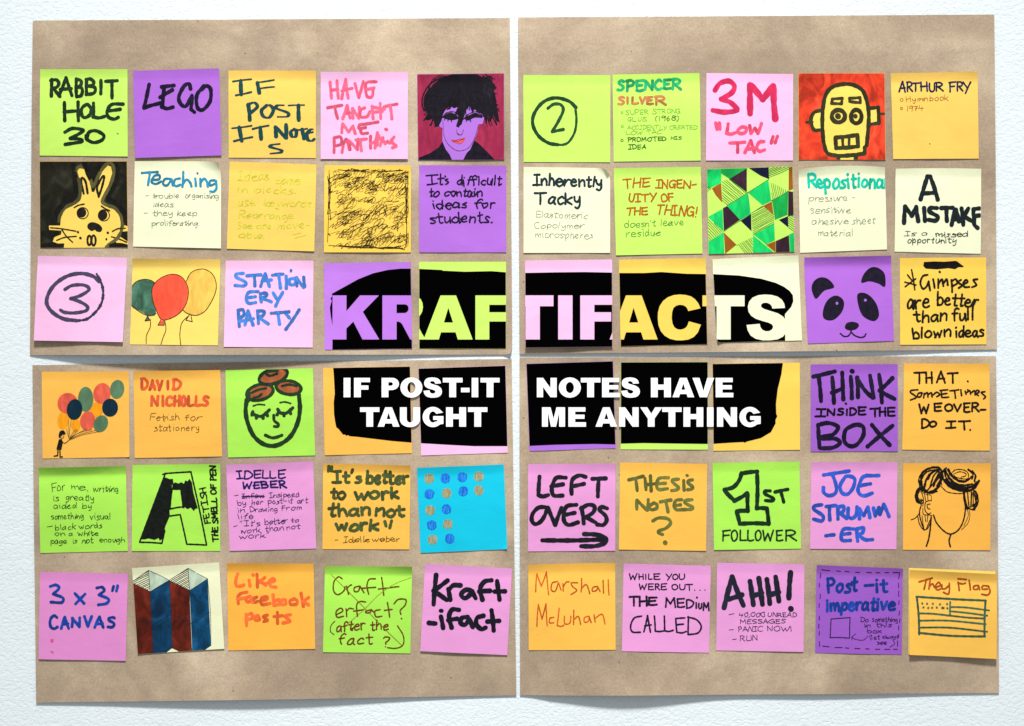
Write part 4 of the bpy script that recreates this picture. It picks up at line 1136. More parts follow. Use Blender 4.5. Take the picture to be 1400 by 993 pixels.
n = Note(1080, 490, [(140, 42), (734, 40), (734, 635), (140, 637)], (160, 94, 200), 'purple note filled with huge black capitals, a smaller line between two big words', 0.6, 0.6, 0.4)
k = (24, 16, 46)
n.kw(k, 24, "!158,125 305,90|!195,128 210,292|!287,130 298,305|!355,98 362,280|!285,235 360,205|!413,125 420,272|!421,87 425,90|!457,132 462,265|455,140 510,220 562,270|!545,118 568,268|!607,112 625,302|!698,135 610,220|!610,220 712,278",
     "!190,455 200,608|188,455 260,442 325,468 292,520 215,537|215,547 310,550 338,580 290,610 205,615|430,457 378,490 368,560 400,597 450,592 497,530 498,470 460,453 425,460|!557,455 678,592|!698,460 528,602")
n.L((14, 8, 26), 12, "I168,242,342,402 N245,308,342,394 S318,368,338,392 |378,392,345,392 D398,455,335,393 E455,520,328,390"); n.L((14, 8, 26), 12, "T540,612,338,402 H602,655,332,398 E655,720,332,398"); n.k('dot', (14, 8, 26), 13, "!379,309 381,311")

n = Note(1080, 490, [(778, 34), (1362, 38), (1361, 631), (764, 624)], (252, 190, 78), 'orange note with four lines of black capitals, hyphen at the end of the third', 1.2, 0.8, 0.7)
k = (18, 14, 10)
n.L(k, 12, "T838,922,92,178 H920,975,90,175 A998,1062,85,172 T1072,1152,96,174", kind=''); n.k('full_stop', k, 12, "!1212,157 1214,159")
n.kw(k, 11, "870,215 825,220 822,235 860,265 820,285|898,235 875,240 868,262 888,262 900,238|!910,270 915,240|915,250 935,235 940,265|940,250 962,235 968,265|972,252 1000,232 1020,248 1000,262|!1075,215 1022,220|!1030,222 1035,268|!1030,245 1070,240|!1038,268 1082,265|!1090,222 1150,215|!1122,222 1128,272|!1165,215 1170,255|!1212,215 1213,217|!1195,225 1200,245|1200,238 1225,222 1232,245|1232,238 1258,222 1262,250|1268,245 1290,228 1275,218 1265,240 1285,255|1330,228 1305,235 1332,262 1320,278", kind='')
n.L(k, 12, "W874,952,310,382 E972,1038,302,365 O1050,1112,308,365 V1108,1168,310,368 E1175,1232,300,372 R1232,1292,300,368 -1292,1340,320,380", kind='')
n.L(k, 12, "D888,952,410,482 O945,1000,425,472", kind=''); n.L(k, 12, "I1058,1132,425,480 T1145,1230,424,494 .1218,1236,470,494", kind='')

# --- row 5
n = Note(40, 625, [(70, 72), (664, 60), (678, 640), (80, 655)], GR2, 'green note with a dark top edge and seven lines of small dark handwriting', 0.8, 2.4, 1.9)
k = (24, 66, 22)
for a in (("For", 158, 232, 248, 226, 62), ("me,", 290, 222, 412, 226, 52), ("writing", 440, 232, 614, 238, 46), ("is", 168, 300, 206, 298, 44), ("greatly", 250, 292, 446, 298, 46), ("aided", 172, 350, 326, 348, 44), ("by", 366, 350, 430, 350, 40),
          ("something", 158, 424, 374, 418, 44), ("visual", 418, 424, 560, 422, 44), ("-", 132, 490, 170, 486, 40), ("black", 182, 498, 322, 492, 44), ("words", 346, 490, 502, 484, 44), ("on", 180, 540, 246, 538, 42), ("a", 276, 536, 300, 536, 36),
          ("white", 334, 538, 476, 536, 42), ("page", 152, 590, 256, 592, 42), ("is", 298, 588, 330, 588, 40), ("not", 364, 586, 440, 584, 44), ("enough", 482, 580, 654, 578, 40)):
    n.T(k, 5.5, *a)

n = Note(40, 625, [(709, 54), (1309, 46), (1307, 641), (705, 641)], GR2, 'green note with a huge half-blackened letter and writing climbing its right side', 0.6, 0.9, 0.7)
k = (10, 16, 10)
n.f('black_fill', k, "!925,138 945,142 962,150 985,148 990,180 978,190 980,218 972,290 962,350 965,402 935,470 912,560 895,570 888,552 860,565 820,555 790,562 765,560 800,460 860,310 905,200", '', None, 0)
n.f('black_fill', k, "!982,185 1000,172 1025,180 1042,170 1060,182 1070,158 1085,165 1098,148 1115,170 1125,240 1155,350 1140,352 1128,368 1108,345 1085,355 1062,338 1050,350 1045,290 1038,218 980,218")
n.k('letter_outline', k, 10, "!915,118 940,112|!930,112 1105,100|!1108,100 1215,600|!1212,600 1080,594|!1080,594 1036,394|!1036,392 965,402|!930,122 758,580|!758,580 910,588|!910,588 930,500|!980,218 1040,218|!1040,218 1060,345|!1060,338 965,354|!966,354 980,218")
n.T(k, 8.5, "FETISH", 1243, 454, 1207, 208, 40, jit=0.2); n.T(k, 10, "THE SMELL OF PEN", 1294, 578, 1276, 60, 38, jit=0.2)

n = Note(300, 625, [(48, 52), (642, 28), (663, 625), (72, 641)], PK2, 'mid pink note, a navy name in capitals over a long note in thin purple script', 0.8, 0.7, 0.6)
k = (18, 18, 88)
n.T(k, 10, "IDELLE", 122, 148, 450, 142, 52, jit=0.2); n.T(k, 11, "WEBER", 160, 214, 458, 208, 44, jit=0.2)
k = (48, 26, 78)
for a in (("-", 104, 276, 132, 274, 34), ("Infew", 155, 282, 310, 276, 36), ("Insipeed", 340, 276, 546, 268, 38), ("by", 126, 330, 186, 328, 42), ("her", 220, 328, 302, 322, 42), ("post-it", 332, 320, 502, 314, 40), ("art", 530, 316, 606, 310, 38),
          ("in", 126, 378, 176, 376, 36), ("Drawing", 212, 374, 394, 370, 38), ("From", 424, 364, 566, 356, 36), ("life", 130, 426, 232, 420, 44), ("-", 102, 486, 128, 480, 34), ('"It\'s', 146, 474, 278, 470, 42), ("better", 310, 462, 466, 452, 42),
          ("to", 488, 448, 545, 444, 38), ("work", 145, 520, 286, 512, 38), ("than", 314, 508, 438, 498, 40), ("not", 458, 496, 554, 488, 38), ('work"', 138, 560, 345, 544, 40)):
    n.T(k, 5.5, *a)
n.k('strike_out', k, 5, "!158,264 308,272|!160,274 300,262|!156,270 312,268")

n = Note(300, 625, [(711, 43), (1307, 57), (1300, 630), (705, 629)], (253, 192, 80), 'orange yellow note with a quotation in thick olive marker and a thin signature', 0.5, 1.7, 1.3)
k = (72, 86, 44)
n.T(k, 18, '"', 735, 175, 775, 175, 108, 'streak', 0.1); n.T(k, 18, "It's", 780, 172, 968, 170, 78, 'streak', 0.2); n.T(k, 19, "better", 1005, 180, 1290, 180, 82, 'streak', 0.2)
n.T(k, 18, "to", 762, 284, 860, 276, 78, 'streak', 0.2); n.T(k, 19, "work", 922, 284, 1226, 280, 76, 'streak', 0.2); n.T(k, 18, "than", 740, 404, 1026, 392, 84, 'streak', 0.2); n.T(k, 18, "not", 1066, 404, 1262, 402, 76, 'streak', 0.2)
n.T(k, 19, "work", 796, 502, 1086, 494, 76, 'streak', 0.2); n.kw(k, 18, "!1132,440 1140,470|!1178,435 1166,482")
k = (92, 60, 18)
n.T(k, 5.5, "- Idelle", 785, 584, 1026, 580, 46); n.T(k, 5.5, "weber", 1044, 578, 1236, 574, 42)

n = Note(560, 625, [(51, 73), (644, 50), (668, 628), (76, 654)], (0, 196, 226), 'bright blue note with rows of drawn ochre and blue dots', 1.4, 0.9, 0.7, [(2, 6, 8)])
ob, bl = (142, 130, 88), (16, 96, 190)
for i, (x, y, c_) in enumerate(((135, 147, ob), (245, 145, bl), (361, 137, bl), (473, 132, ob), (136, 252, bl), (254, 245, ob), (367, 233, bl), (473, 226, ob), (141, 363, ob), (252, 355, bl), (152, 465, bl), (262, 457, ob), (158, 564, ob), (276, 556, bl))):
    I = Ink(n.sheet, n.layer)
    for q in range(13):
        xx = -28 + 56 * q / 12.0
        hh = math.sqrt(max(0, 32 ** 2 - xx ** 2))
        t_ = random.gauss(0, 2.2)
        I.stroke([n.c((x + xx + t_ + random.gauss(0, 1), y - hh)), n.c((x + xx - t_ + random.gauss(0, 1), y + hh))], random.uniform(3.4, 6.4) / 5)
    for q in range(2):
        I.stroke([n.c((x + (30 - q) * math.cos(a / 9 * 6.3 + i) + random.gauss(0, .6), y + (30 - q) * math.sin(a / 9 * 6.3 + i) + random.gauss(0, .6))) for a in range(10)], 4.5 / 5)
    I.build('dot', ink_mat(c_, 'pencil'), n.t)

n = Note(560, 625, [(809, 46), (1405, 44), (1405, 640), (810, 644)], PK2, 'pink note with two lines of heavy black capitals over a black arrow pointing right', 0.7, 0.9, 0.6)
k = (26, 26, 36)
n.kw(k, 24, "!888,133 880,258|880,258 910,268 948,258|1068,140 1005,140 978,185 972,230 988,262 1045,262|!968,200 1048,185|1203,135 1160,125 1115,150 1105,200 1107,250|!1108,200 1192,182|!1248,148 1340,145|!1292,150 1286,268",
     "925,340 880,345 842,385 835,430 858,457 895,440 925,395 940,345|!945,345 995,462|!995,462 1038,348|1140,325 1075,335 1053,390 1058,440 1090,463 1150,445|!1058,395 1128,380|!1175,345 1190,452|1172,350 1220,325 1262,335 1255,375 1205,410|!1208,410 1272,447|1350,350 1312,340 1298,360 1338,400 1345,435 1322,463 1282,460")
n.k('arrow', k, 26, "!907,568 1320,562|1192,525 1280,530 1342,556 1328,588 1262,608 1172,608", 'streak')

n = Note(820, 625, [(138, 37), (732, 46), (725, 640), (130, 631)], (252, 190, 78), 'orange note with two words of olive capitals above a large question mark', 0.8, 0.5, 0.4)
k = (104, 110, 50)
n.kw(k, 19, "!198,155 296,130|!245,150 255,228|!308,145 315,222|!345,128 350,230|!312,188 385,180|468,140 405,145 388,190 402,220 462,215|!392,182 448,178|538,150 498,155 498,172 535,205 525,222 490,228|!572,160 575,225|!596,125 597,126|632,155 605,160 602,175 635,205 625,218 600,222",
     "!252,292 252,355|!255,295 322,362|!330,290 325,362|370,310 338,335 350,358 385,350 390,325 370,312|!412,305 485,292|!450,302 465,373|558,290 520,295 507,330 522,358 562,358|!512,330 550,325|630,290 588,295 582,312 630,340 625,355 572,358",
     "362,435 400,415 462,420 483,450 450,485 405,502 402,517 428,528"); n.k('dot', k, 26, "!445,584 447,586")

n = Note(820, 625, [(769, 40), (1362, 31), (1374, 625), (779, 634)], GR2, 'green note with a big outlined numeral 1 above one word of thin capitals', 0.8, 0.7, 0.5)
k = (14, 44, 24)
n.k('numeral', k, 24, "!965,112 1075,98|!1073,100 1072,345|1070,350 1100,347 1138,350|!1140,350 1152,455|!1152,455 955,455|!955,455 934,372|!934,368 1010,366|!1010,368 1008,250|1005,245 975,268 918,298|!915,293 852,230|850,222 910,205 950,160 968,110", 'streak')
n.kw(k, 20, "1163,230 1128,232 1130,252 1185,282 1172,298 1130,296|!1196,238 1283,220|!1235,232 1255,306"); n.L(k, 11, "F826,892 O892,942 L950,1002 L1002,1052 O1055,1102 W1106,1188 E1198,1252 R1258,1346", 495, 575, '')

n = Note(1080, 625, [(143, 34), (732, 34), (725, 630), (135, 626)], PK2, 'pink note with a name in three lines of blue marker capitals', 0.7, 0.7, 0.5)
k = (44, 88, 192)
n.kw(k, 21, "!228,122 402,95|285,115 300,150 316,210 303,250 260,262 228,240 226,208|375,135 342,190 350,240 390,253 428,210 440,150 405,130 375,133|!605,125 520,125|520,127 492,140 470,190 462,225 478,255 510,263 560,245|!475,195 548,182",
     "215,325 168,333 160,355 222,400 215,435 158,423|!245,337 310,330|!268,338 270,428|!325,345 325,422|325,340 365,335 362,368 335,385|!340,385 385,418|395,348 395,400 420,418 448,395 455,340|!472,420 472,352|!472,352 502,398|!502,398 530,342|!530,342 543,412|!568,348 580,402|!580,402 605,345|!612,390 638,322|!638,322 674,405",
     "!243,537 298,530|433,490 368,490 347,530 357,568 410,568|!352,527 408,520|!452,488 460,573|452,490 498,482 492,515 460,530|465,530 510,563 562,563")

n = Note(1080, 625, [(771, 42), (1367, 42), (1366, 636), (770, 633)], (252, 184, 74), 'orange note with a faceless head outline under piled-up curly black hair', 0.7, 0.8, 0.5)
k = (16, 11, 8)
n.k('face_outline', k, 9, "978,395 1000,450 1050,505 1095,525 1145,500 1180,440 1195,360 1190,300"); n.k('neck', k, 10, "!962,410 955,500|955,500 945,560 930,608|1097,527 1085,570 1093,612")
n.k('ear', k, 7, "960,295 925,308 920,360 942,388 960,380|955,320 935,325 940,350 955,355")
rr = random.Random(3)
def roll(name, cx, cy, rx, ry, a0, a1, m, w, k0=0.45):       # nested arcs, drawn fast and uneven
    I = Ink(n.sheet, n.layer)
    for i in range(m):
        kk = k0 + (1 - k0) * (i + rr.random()) / m
        b0, b1 = math.radians(a0 + rr.uniform(-25, 35)), math.radians(a1 + rr.uniform(-35, 25))
        I.stroke([n.c((cx + rx * kk * math.cos(b0 + (b1 - b0) * j / 7) + rr.gauss(0, 1.5), cy + ry * kk * math.sin(b0 + (b1 - b0) * j / 7) + rr.gauss(0, 1.5))) for j in range(8)], w * rr.uniform(0.6, 1.3) / 5, 0.2)
    return I.build(name, ink_mat(k), n.t)
def sweep(name, w, spec, copies=2, jit=4):
    out = []
    for sh, pts in parse(spec):
        for c_ in range(copies):
            dx, dy = (0, 0) if c_ == 0 else (rr.gauss(0, jit), rr.gauss(0, jit))
            out.append(' '.join('%d,%d' % (x + dx + rr.gauss(0, 1.2), y + dy + rr.gauss(0, 1.2)) for x, y in pts))
    return n.k(name, k, w, '|'.join(out), '', 0.2)
sweep('hair_roll', 8.5, "885,200 880,150 910,100 960,75 1010,75 1035,100|895,215 900,150 940,100 1000,85|910,228 925,160 960,112 1020,90|930,238 960,200 1000,160 1030,110|940,242 985,225 1020,190 1030,150|905,200 920,230 960,245 1000,235|898,165 905,210 935,235|960,190 980,130 1010,95|980,200 1005,140 1025,105|890,180 900,120 935,85|945,150 960,115 985,95|1000,205 1022,165 1032,120")
sweep('hair_roll', 9.5, "1040,110 1050,160 1090,205 1150,230 1210,235 1260,210 1290,160|1050,100 1070,150 1120,195 1180,210 1240,195 1275,170|1060,90 1085,135 1130,178 1190,192 1240,182|1075,85 1100,128 1150,165 1200,165 1232,140|1240,95 1262,125 1255,165|1215,90 1245,115 1240,150|1060,150 1100,200 1160,222 1215,222|1080,140 1120,185 1190,205 1245,200|1065,75 1040,110 1035,160")
sweep('hair_roll', 6.5, "1100,110 1130,85 1180,85 1215,110 1215,145 1180,150 1130,135 1115,115|1125,115 1160,100 1195,110 1200,130 1165,138|1030,200 1070,235 1130,250 1180,245", 1)
n.k('hair_lock', k, 13, "1055,160 1110,198 1180,214 1240,200 1288,162"); n.k('hair_lock', k, 7, "!1018,95 968,190"); n.k('hair_lock', k, 7, "1030,95 1025,140 1035,190")
roll('hair_roll', 888, 262, 36, 62, 60, 330, 6, 7, 0.4); roll('hair_roll', 1248, 292, 34, 66, -100, 120, 6, 7.5, 0.4); n.k('side_lock', k, 9, "!1236,240 1232,340"); n.k('side_lock', k, 7, "!1248,240 1250,335"); n.k('side_lock', k, 8, "1215,345 1240,358 1262,340")
n.k('side_lock', k, 14, "1185,240 1190,290 1208,350"); n.k('side_lock', k, 8, "1210,240 1215,300 1222,350"); n.k('side_lock', k, 5, "1218,350 1226,400 1210,455 1170,495"); n.k('side_lock', k, 5, "1205,350 1215,400 1185,470")
n.k('side_lock', k, 8, "895,325 882,380 895,445 915,498"); n.k('side_lock', k, 7, "885,380 855,415 825,428"); n.k('side_lock', k, 7, "870,400 880,450 905,490 935,490 960,440"); n.k('side_lock', k, 6, "!900,400 912,485"); n.k('side_lock', k, 6, "!920,395 925,440"); n.k('side_lock', k, 6, "!940,400 935,440"); n.k('side_lock', k, 6, "905,350 910,390 950,395 968,400"); n.k('side_lock', k, 7, "!955,430 930,490")
n.k('side_lock', k, 6, "900,250 910,290 905,335"); n.k('side_lock', k, 6, "!935,235 940,290"); n.k('side_lock', k, 6, "!915,240 925,300"); n.k('side_lock', k, 5, "925,255 960,262 965,300")

# --- row 6
n = Note(40, 765, [(77, 83), (678, 96), (663, 691), (67, 680)], (226, 142, 204), 'pink note with a measurement and one word in royal blue, two faint red smudges below', 2.0, 0.4, 0.4)
k = (18, 66, 158)
n.kw(k, 17, "147,183 185,173 207,195 168,235|168,235 232,260 225,292 152,290|!315,230 378,298|!385,235 320,302|465,193 502,188 515,212 480,240|480,240 545,268 532,298 477,308|!580,183 572,213|!608,178 600,213"); n.L(k, 17, "C137,205,375,478 A215,280,382,476 N285,358,390,465 V372,436,380,462 A444,516,382,470 S532,592,385,468")
n.k('smudge', (212, 72, 132), 12, "!155,550 160,560|!165,548 160,560"); n.k('smudge', (206, 84, 140), 8, "152,628 162,630 166,638")

n = Note(40, 765, [(706, 57), (1300, 18), (1336, 608), (744, 646)], (238, 240, 198), 'cream note with drawn zigzag blocks coloured dark red and blue', 1.6, 0.7, 0.6)
R_, B_ = (98, 30, 16), (8, 58, 92)
n.f('red_face', R_, "!705,158 832,218 850,650 735,650", 'mottle', None, 0); n.f('blue_face', B_, "!832,218 964,140 982,600 935,636 850,645", 'mottle', None, 0); n.f('red_face', R_, "!962,142 1098,210 1115,628 1035,632 980,600", 'mottle', None, 0)
n.f('blue_face', (8, 70, 108), "!1100,210 1222,132 1245,585 1203,616 1117,625", 'mottle', None, 0); n.f('grey_face', (184, 202, 178), "!820,72 958,140 832,215", 'streak', None, 0); n.f('grey_face', (184, 202, 178), "!1090,58 1222,130 1100,208", 'streak')
k = (26, 32, 46)
n.hatch('hatching', k, 5, "!708,145 820,72 828,213 708,158", -26, 12); n.hatch('hatching', k, 5, "!965,138 1088,58 1094,206", -30, 11)
n.k('pen_outline', k, 4, "!712,148 820,72|!820,72 960,140|!820,72 830,217|!830,217 850,640|!960,140 832,217|!710,160 830,217|!960,140 978,605|!960,140 1090,58|!1090,58 1222,130|!1090,58 1100,208|!962,142 1100,210|!1222,130 1100,210|!1100,210 1115,625|!1222,130 1245,585|!1245,585 1203,615|!978,602 935,635|!980,602 1030,628|!735,390 845,448|!845,448 970,370|!970,370 1110,438|!1110,438 1235,358")

n = Note(300, 765, [(55, 23), (644, 27), (657, 609), (63, 620)], (253, 182, 68), 'orange note with three words in soft red-orange marker script', 1.6, 1.3, 0.9)
k = (255, 110, 52)
n.kw(k, 18, "128,95 115,140 118,178 150,180 170,172|!205,140 212,180|!231,103 233,105|!258,100 262,188|!312,122 268,152|268,152 300,160 320,175|325,160 378,145 370,128 345,145 352,180 388,188", "190,222 150,230 130,255 132,300|!125,268 178,262|212,250 188,258 188,282 212,285 215,255|!218,255 228,290|258,255 232,268 240,292 262,285|280,282 330,268 322,252 290,265 292,305 350,298|!368,240 374,312|372,288 408,272 412,300 376,312|445,270 425,280 430,305 455,300 452,275|512,268 485,280 490,305 530,302 532,278 512,266|!560,230 575,318|!612,258 572,285|!572,285 612,308", "!185,372 188,450|188,380 222,368 228,398 195,408|265,380 245,392 250,412 275,408 270,385|330,378 302,388 330,412 305,422|!398,360 400,435|!375,388 430,382|488,375 450,385 485,420 435,432")

n = Note(300, 765, [(723, 43), (1319, 46), (1306, 640), (710, 631)], GR2, 'green note with a dark top edge and crossed-out brown handwriting with question marks', 0.8, 2.4, 1.7)
k = (98, 54, 12)
n.kw(k, 9, "840,130 815,118 785,150 782,210 810,238 850,215 860,185|!870,180 885,235|872,195 895,175 905,172|958,180 925,190 925,215 950,215 962,185|!962,180 990,225|1068,130 1025,135 1010,180 1022,235|!975,195 1070,188|!1110,122 1125,242|!1088,200 1160,192|!1172,190 1228,183",
     "800,375 845,350 830,330 800,355 808,392 850,385|!868,335 872,388|872,350 890,332 918,335|1002,288 962,285 940,310 945,385|!920,350 990,340|1040,340 1005,350 1005,362 1030,360 1042,342|!1045,345 1058,358|1100,340 1065,350 1072,388 1112,385|!1150,292 1165,392|!1130,345 1182,338|1195,300 1225,270 1275,272 1270,310 1238,345 1242,372|!1245,400 1247,402",
     kind='')
n.k('bracket', k, 7, "790,420 765,450 762,490 785,510"); n.k('bracket', k, 8, "1218,450 1255,510 1262,560 1245,592 1200,605 1150,600")
n.T(k, 9, "after", 800, 492, 998, 478, 66, jit=0.2); n.T(k, 9, "the", 1034, 482, 1156, 476, 62, jit=0.2); n.T(k, 9, "fact", 812, 582, 1048, 574, 70, jit=0.2); n.T(k, 9, "?", 1112, 592, 1160, 592, 72, jit=0.2)
n.layer += 1
n.k('crossing_line', (132, 106, 28), 5, "!762,100 1000,335|!1000,335 1248,585"); n.k('crossing_line', (150, 150, 42), 5, "1312,122 1200,165 1090,240 990,340 870,445")

n = Note(560, 765, [(106, 28), (700, 60), (668, 652), (74, 624)], PK2, 'pink note tilted clockwise with two lines of heavy black lower-case lettering', 2.2, 0.5, 0.5)
k = (20, 20, 34)
n.kw(k, 27, "!182,105 165,305|!260,142 165,212|!165,212 255,275|!265,200 278,272|268,205 300,175 348,175|415,205 378,208 352,240 382,262 425,228|!428,215 452,263|560,140 512,150 482,200 498,272|!475,217 550,212|!598,145 615,272|!582,217 652,215",
     "!133,431 178,435|!215,388 230,465|!217,348 218,349|338,342 292,340 270,390 288,462|!265,412 325,402|398,390 358,397 348,430 380,443 408,405|!410,405 432,458|505,382 462,397 457,440 490,473 520,463|!560,345 575,483|!532,422 612,417")

n = Note(560, 765, [(811, 35), (1404, 22), (1407, 614), (814, 619)], (253, 192, 80), 'yellow note with a two-word name in thin rust-brown mixed-case lettering', 1.2, 1.4, 0.9, (), 0.5)
k = (206, 88, 32)
n.kw(k, 8, "!862,218 870,98|!870,98 900,180|!900,180 935,85|!935,85 950,238|1010,150 975,160 968,205 995,215 1015,165|!1018,160 1035,208|!1048,165 1050,215|1050,185 1070,155 1090,152|1148,158 1105,160 1115,185 1142,210 1102,238|!1175,130 1172,220|1175,195 1205,170 1222,200 1230,232|1285,182 1252,190 1250,215 1275,210 1288,188|!1288,188 1302,218|!1322,142 1325,228|!1357,138 1362,240",
     "!870,455 880,305|!880,305 905,405|!905,405 932,300|!932,300 940,450|985,392 958,400 958,430 985,430|!1022,330 1008,448|1008,448 1035,455 1055,445|1058,385 1058,430 1078,440 1098,425 1102,385|!1122,345 1120,442|1122,410 1150,385 1162,410 1168,440|1225,385 1195,395 1195,425 1220,420 1228,392|!1228,392 1240,428|!1260,375 1268,425|1268,400 1300,375 1320,378 1335,438", kind='streak')

n = Note(820, 765, [(162, 26), (758, 42), (745, 636), (150, 624)], PK2, 'pink note with four lines of black capitals growing larger towards the foot', 1.0, 0.4, 0.4)
k = (26, 14, 40)
n.L(k, 8, "W196,258,92,140 H262,300,95,138 |306,322,95,138 L328,358,95,138 E362,412,93,138", kind=''); n.L(k, 8, "Y448,492,95,142 O492,535,97,138 U535,582,95,138", kind=''); n.L(k, 8, "W262,322 E325,368 R372,410 E412,458", 162, 208, ''); n.L(k, 8, "O488,535 U538,585 T588,636,166,214 .642,654,170,212 .678,690,170,212 .712,724,170,212", 166, 208, '')
n.L(k, 12, "T194,268,248,318 H262,328,248,320 E322,392,252,315", kind=''); n.L(k, 11, "M440,522,256,328 E520,582,262,328 D584,642,270,335 |645,668,290,335 U668,700,295,338 M700,750,290,350", kind=''); n.k('dot', k, 11, "!662,258 664,260")
n.kw(k, 11, "285,385 235,398 210,450 222,492 275,495", "!300,492 325,382|!325,382 345,495|!305,452 350,445|!372,385 378,485|378,488 410,490 440,485|!440,385 442,485|442,485 470,490 500,482|!580,398 520,402|!518,402 525,495|!522,445 570,440|525,495 560,500 590,490|!605,390 602,510|600,392 660,410 692,455 670,500 605,512", kind='')

n = Note(820, 765, [(800, 21), (1397, 32), (1390, 630), (795, 620)], PK2, 'pink note with a huge black shout and exclamation mark over a short pen list', 1.0, 0.4, 0.5)
k = (28, 32, 46)
n.kw(k, 30, "!848,328 903,118|!903,118 980,312|!880,270 970,240|!1025,148 1048,308|!1085,128 1110,305|!1042,248 1105,228|!1140,135 1160,300|!1200,118 1222,282|!1158,240 1222,222|!1302,88 1290,262|!1303,334 1305,337")
k = (38, 22, 66)
n.T(k, 5.5, "-", 878, 390, 912, 386, 34); n.T(k, 5.5, "40,000", 948, 392, 1126, 390, 34); n.T(k, 5.5, "UNREAD", 1145, 390, 1342, 390, 32); n.T(k, 5.5, "MESSAGES", 956, 438, 1266, 434, 32)
n.T(k, 5.5, "-", 878, 492, 912, 490, 34); n.T(k, 5.5, "PANIC", 944, 492, 1110, 488, 38); n.T(k, 5.5, "NOW!", 1140, 484, 1312, 488, 38); n.T(k, 5.5, "-", 898, 556, 930, 554, 34); n.T(k, 5.5, "RUN", 955, 552, 1076, 550, 40)

n = Note(1100, 765, [(80, 36), (668, 60), (661, 649), (70, 636)], (156, 90, 196), 'purple note with a dashed border, blue heading, small empty square and tiny script', 0.9, 1.6, 0.8)
k = (36, 12, 66)
n.k('dashed_border', k, 6, "!112,68 170,75|!215,76 242,80|!275,80 302,82|!345,85 372,87|!420,86 455,88|!485,88 512,89|!545,88 572,88|!600,88 645,88|!645,95 640,130|!640,160 640,190|!640,215 640,250|!642,280 640,305|!645,350 642,378|!648,405 645,430|!640,450 640,480|!640,510 638,530|!632,555 632,590|!108,90 105,125|!98,160 98,185|!105,235 103,265|!98,300 96,325|!98,385 98,410|!95,440 94,468|!98,490 96,515|!98,560 100,590|!122,590 165,595|!205,600 255,600|!275,602 300,604|!340,606 375,608|!415,608 440,610|!480,612 512,612|!545,612 580,612|!605,612 630,612")
k = (18, 62, 156)
n.T(k, 17, "Post", 152, 222, 352, 216, 98, 'streak', 0.15); n.T(k, 17, "-it", 405, 216, 560, 218, 88, 'streak', 0.15); n.T(k, 17, "imperative", 145, 345, 612, 342, 84, 'streak', 0.15)
k = (32, 12, 62)
n.k('drawn_square', k, 7, "!178,405 308,395|!308,395 305,532|!305,535 170,532|!172,532 178,405"); n.k('drawn_arrow', k, 5, "430,520 400,548 350,545 318,530|!345,506 318,530|!318,530 322,548")
n.T(k, 5.5, "Do", 378, 424, 432, 424, 36); n.T(k, 5.5, "something", 458, 422, 630, 424, 36); n.T(k, 5.5, "in", 405, 462, 446, 460, 32); n.T(k, 5.5, "this", 484, 460, 590, 460, 34); n.T(k, 5.5, "box", 428, 504, 522, 500, 34); n.T(k, 5, "(let", 440, 546, 512, 544, 34); n.T(k, 5, "always", 528, 540, 636, 536, 30); n.T(k, 5.5, "see", 492, 582, 556, 580, 34); n.k('bracket', k, 5, "600,548 612,575 580,598")

n = Note(1100, 765, [(709, 56), (1300, 80), (1302, 672), (707, 646)], (246, 226, 120), 'pale yellow note showing only as a thin rim under the drawn flag note', 1.0, 0.3, 0.3)
under_flag = n
n = Note(1100, 765, [(713, 69), (1309, 98), (1305, 676), (710, 648)], (253, 196, 84), 'yellow note with a drawn striped flag with dots under two brown words, foot lifted', 4.0, 1.3, 0.8)
k = (162, 72, 20)
n.kw(k, 11, "!778,152 868,125|!828,135 812,202|!855,135 845,200|848,185 870,165 885,190|888,190 925,175 912,155 892,178 900,205 925,200|935,172 935,195 955,198 980,178|985,160 985,210 975,235 945,222", "!1045,155 1052,210|!1045,130 1100,135|1050,160 1075,165 1095,160|!1120,140 1128,205|1182,175 1155,180 1150,200 1178,200 1185,180|!1185,180 1192,205|1250,180 1215,178 1210,200 1245,200|1252,180 1262,215 1245,240 1205,235", kind='')
k = (58, 102, 80)
n.k('flag_outline', k, 12, "!760,252 1232,278|!1230,280 1222,522|!1225,522 775,498|!778,508 762,252", 'streak'); n.k('flag_stripe', k, 11, "770,365 870,368 985,380|!985,380 1225,400|990,322 1100,325 1255,345|!985,350 1240,380|775,415 980,415 1230,438|780,462 990,463 1240,490|!990,288 988,378|!965,380 990,380", 'streak')
n.k('flag_star', k, 13, "!799,298 801,299|!832,300 833,301|!872,300 874,301|!920,304 921,305|!969,302 971,303|!807,325 808,326|!840,328 842,329|!866,327 867,328|!898,326 899,327|!936,328 944,329|!970,331 971,332")
# ================================================================== white block words lying over the black band
def arc(cx, cy, rx, ry, a0, a1, n=12):
    return [(cx + rx * math.cos(math.radians(a0 + (a1 - a0) * i / n)), cy + ry * math.sin(math.radians(a0 + (a1 - a0) * i / n))) for i in range(n + 1)]

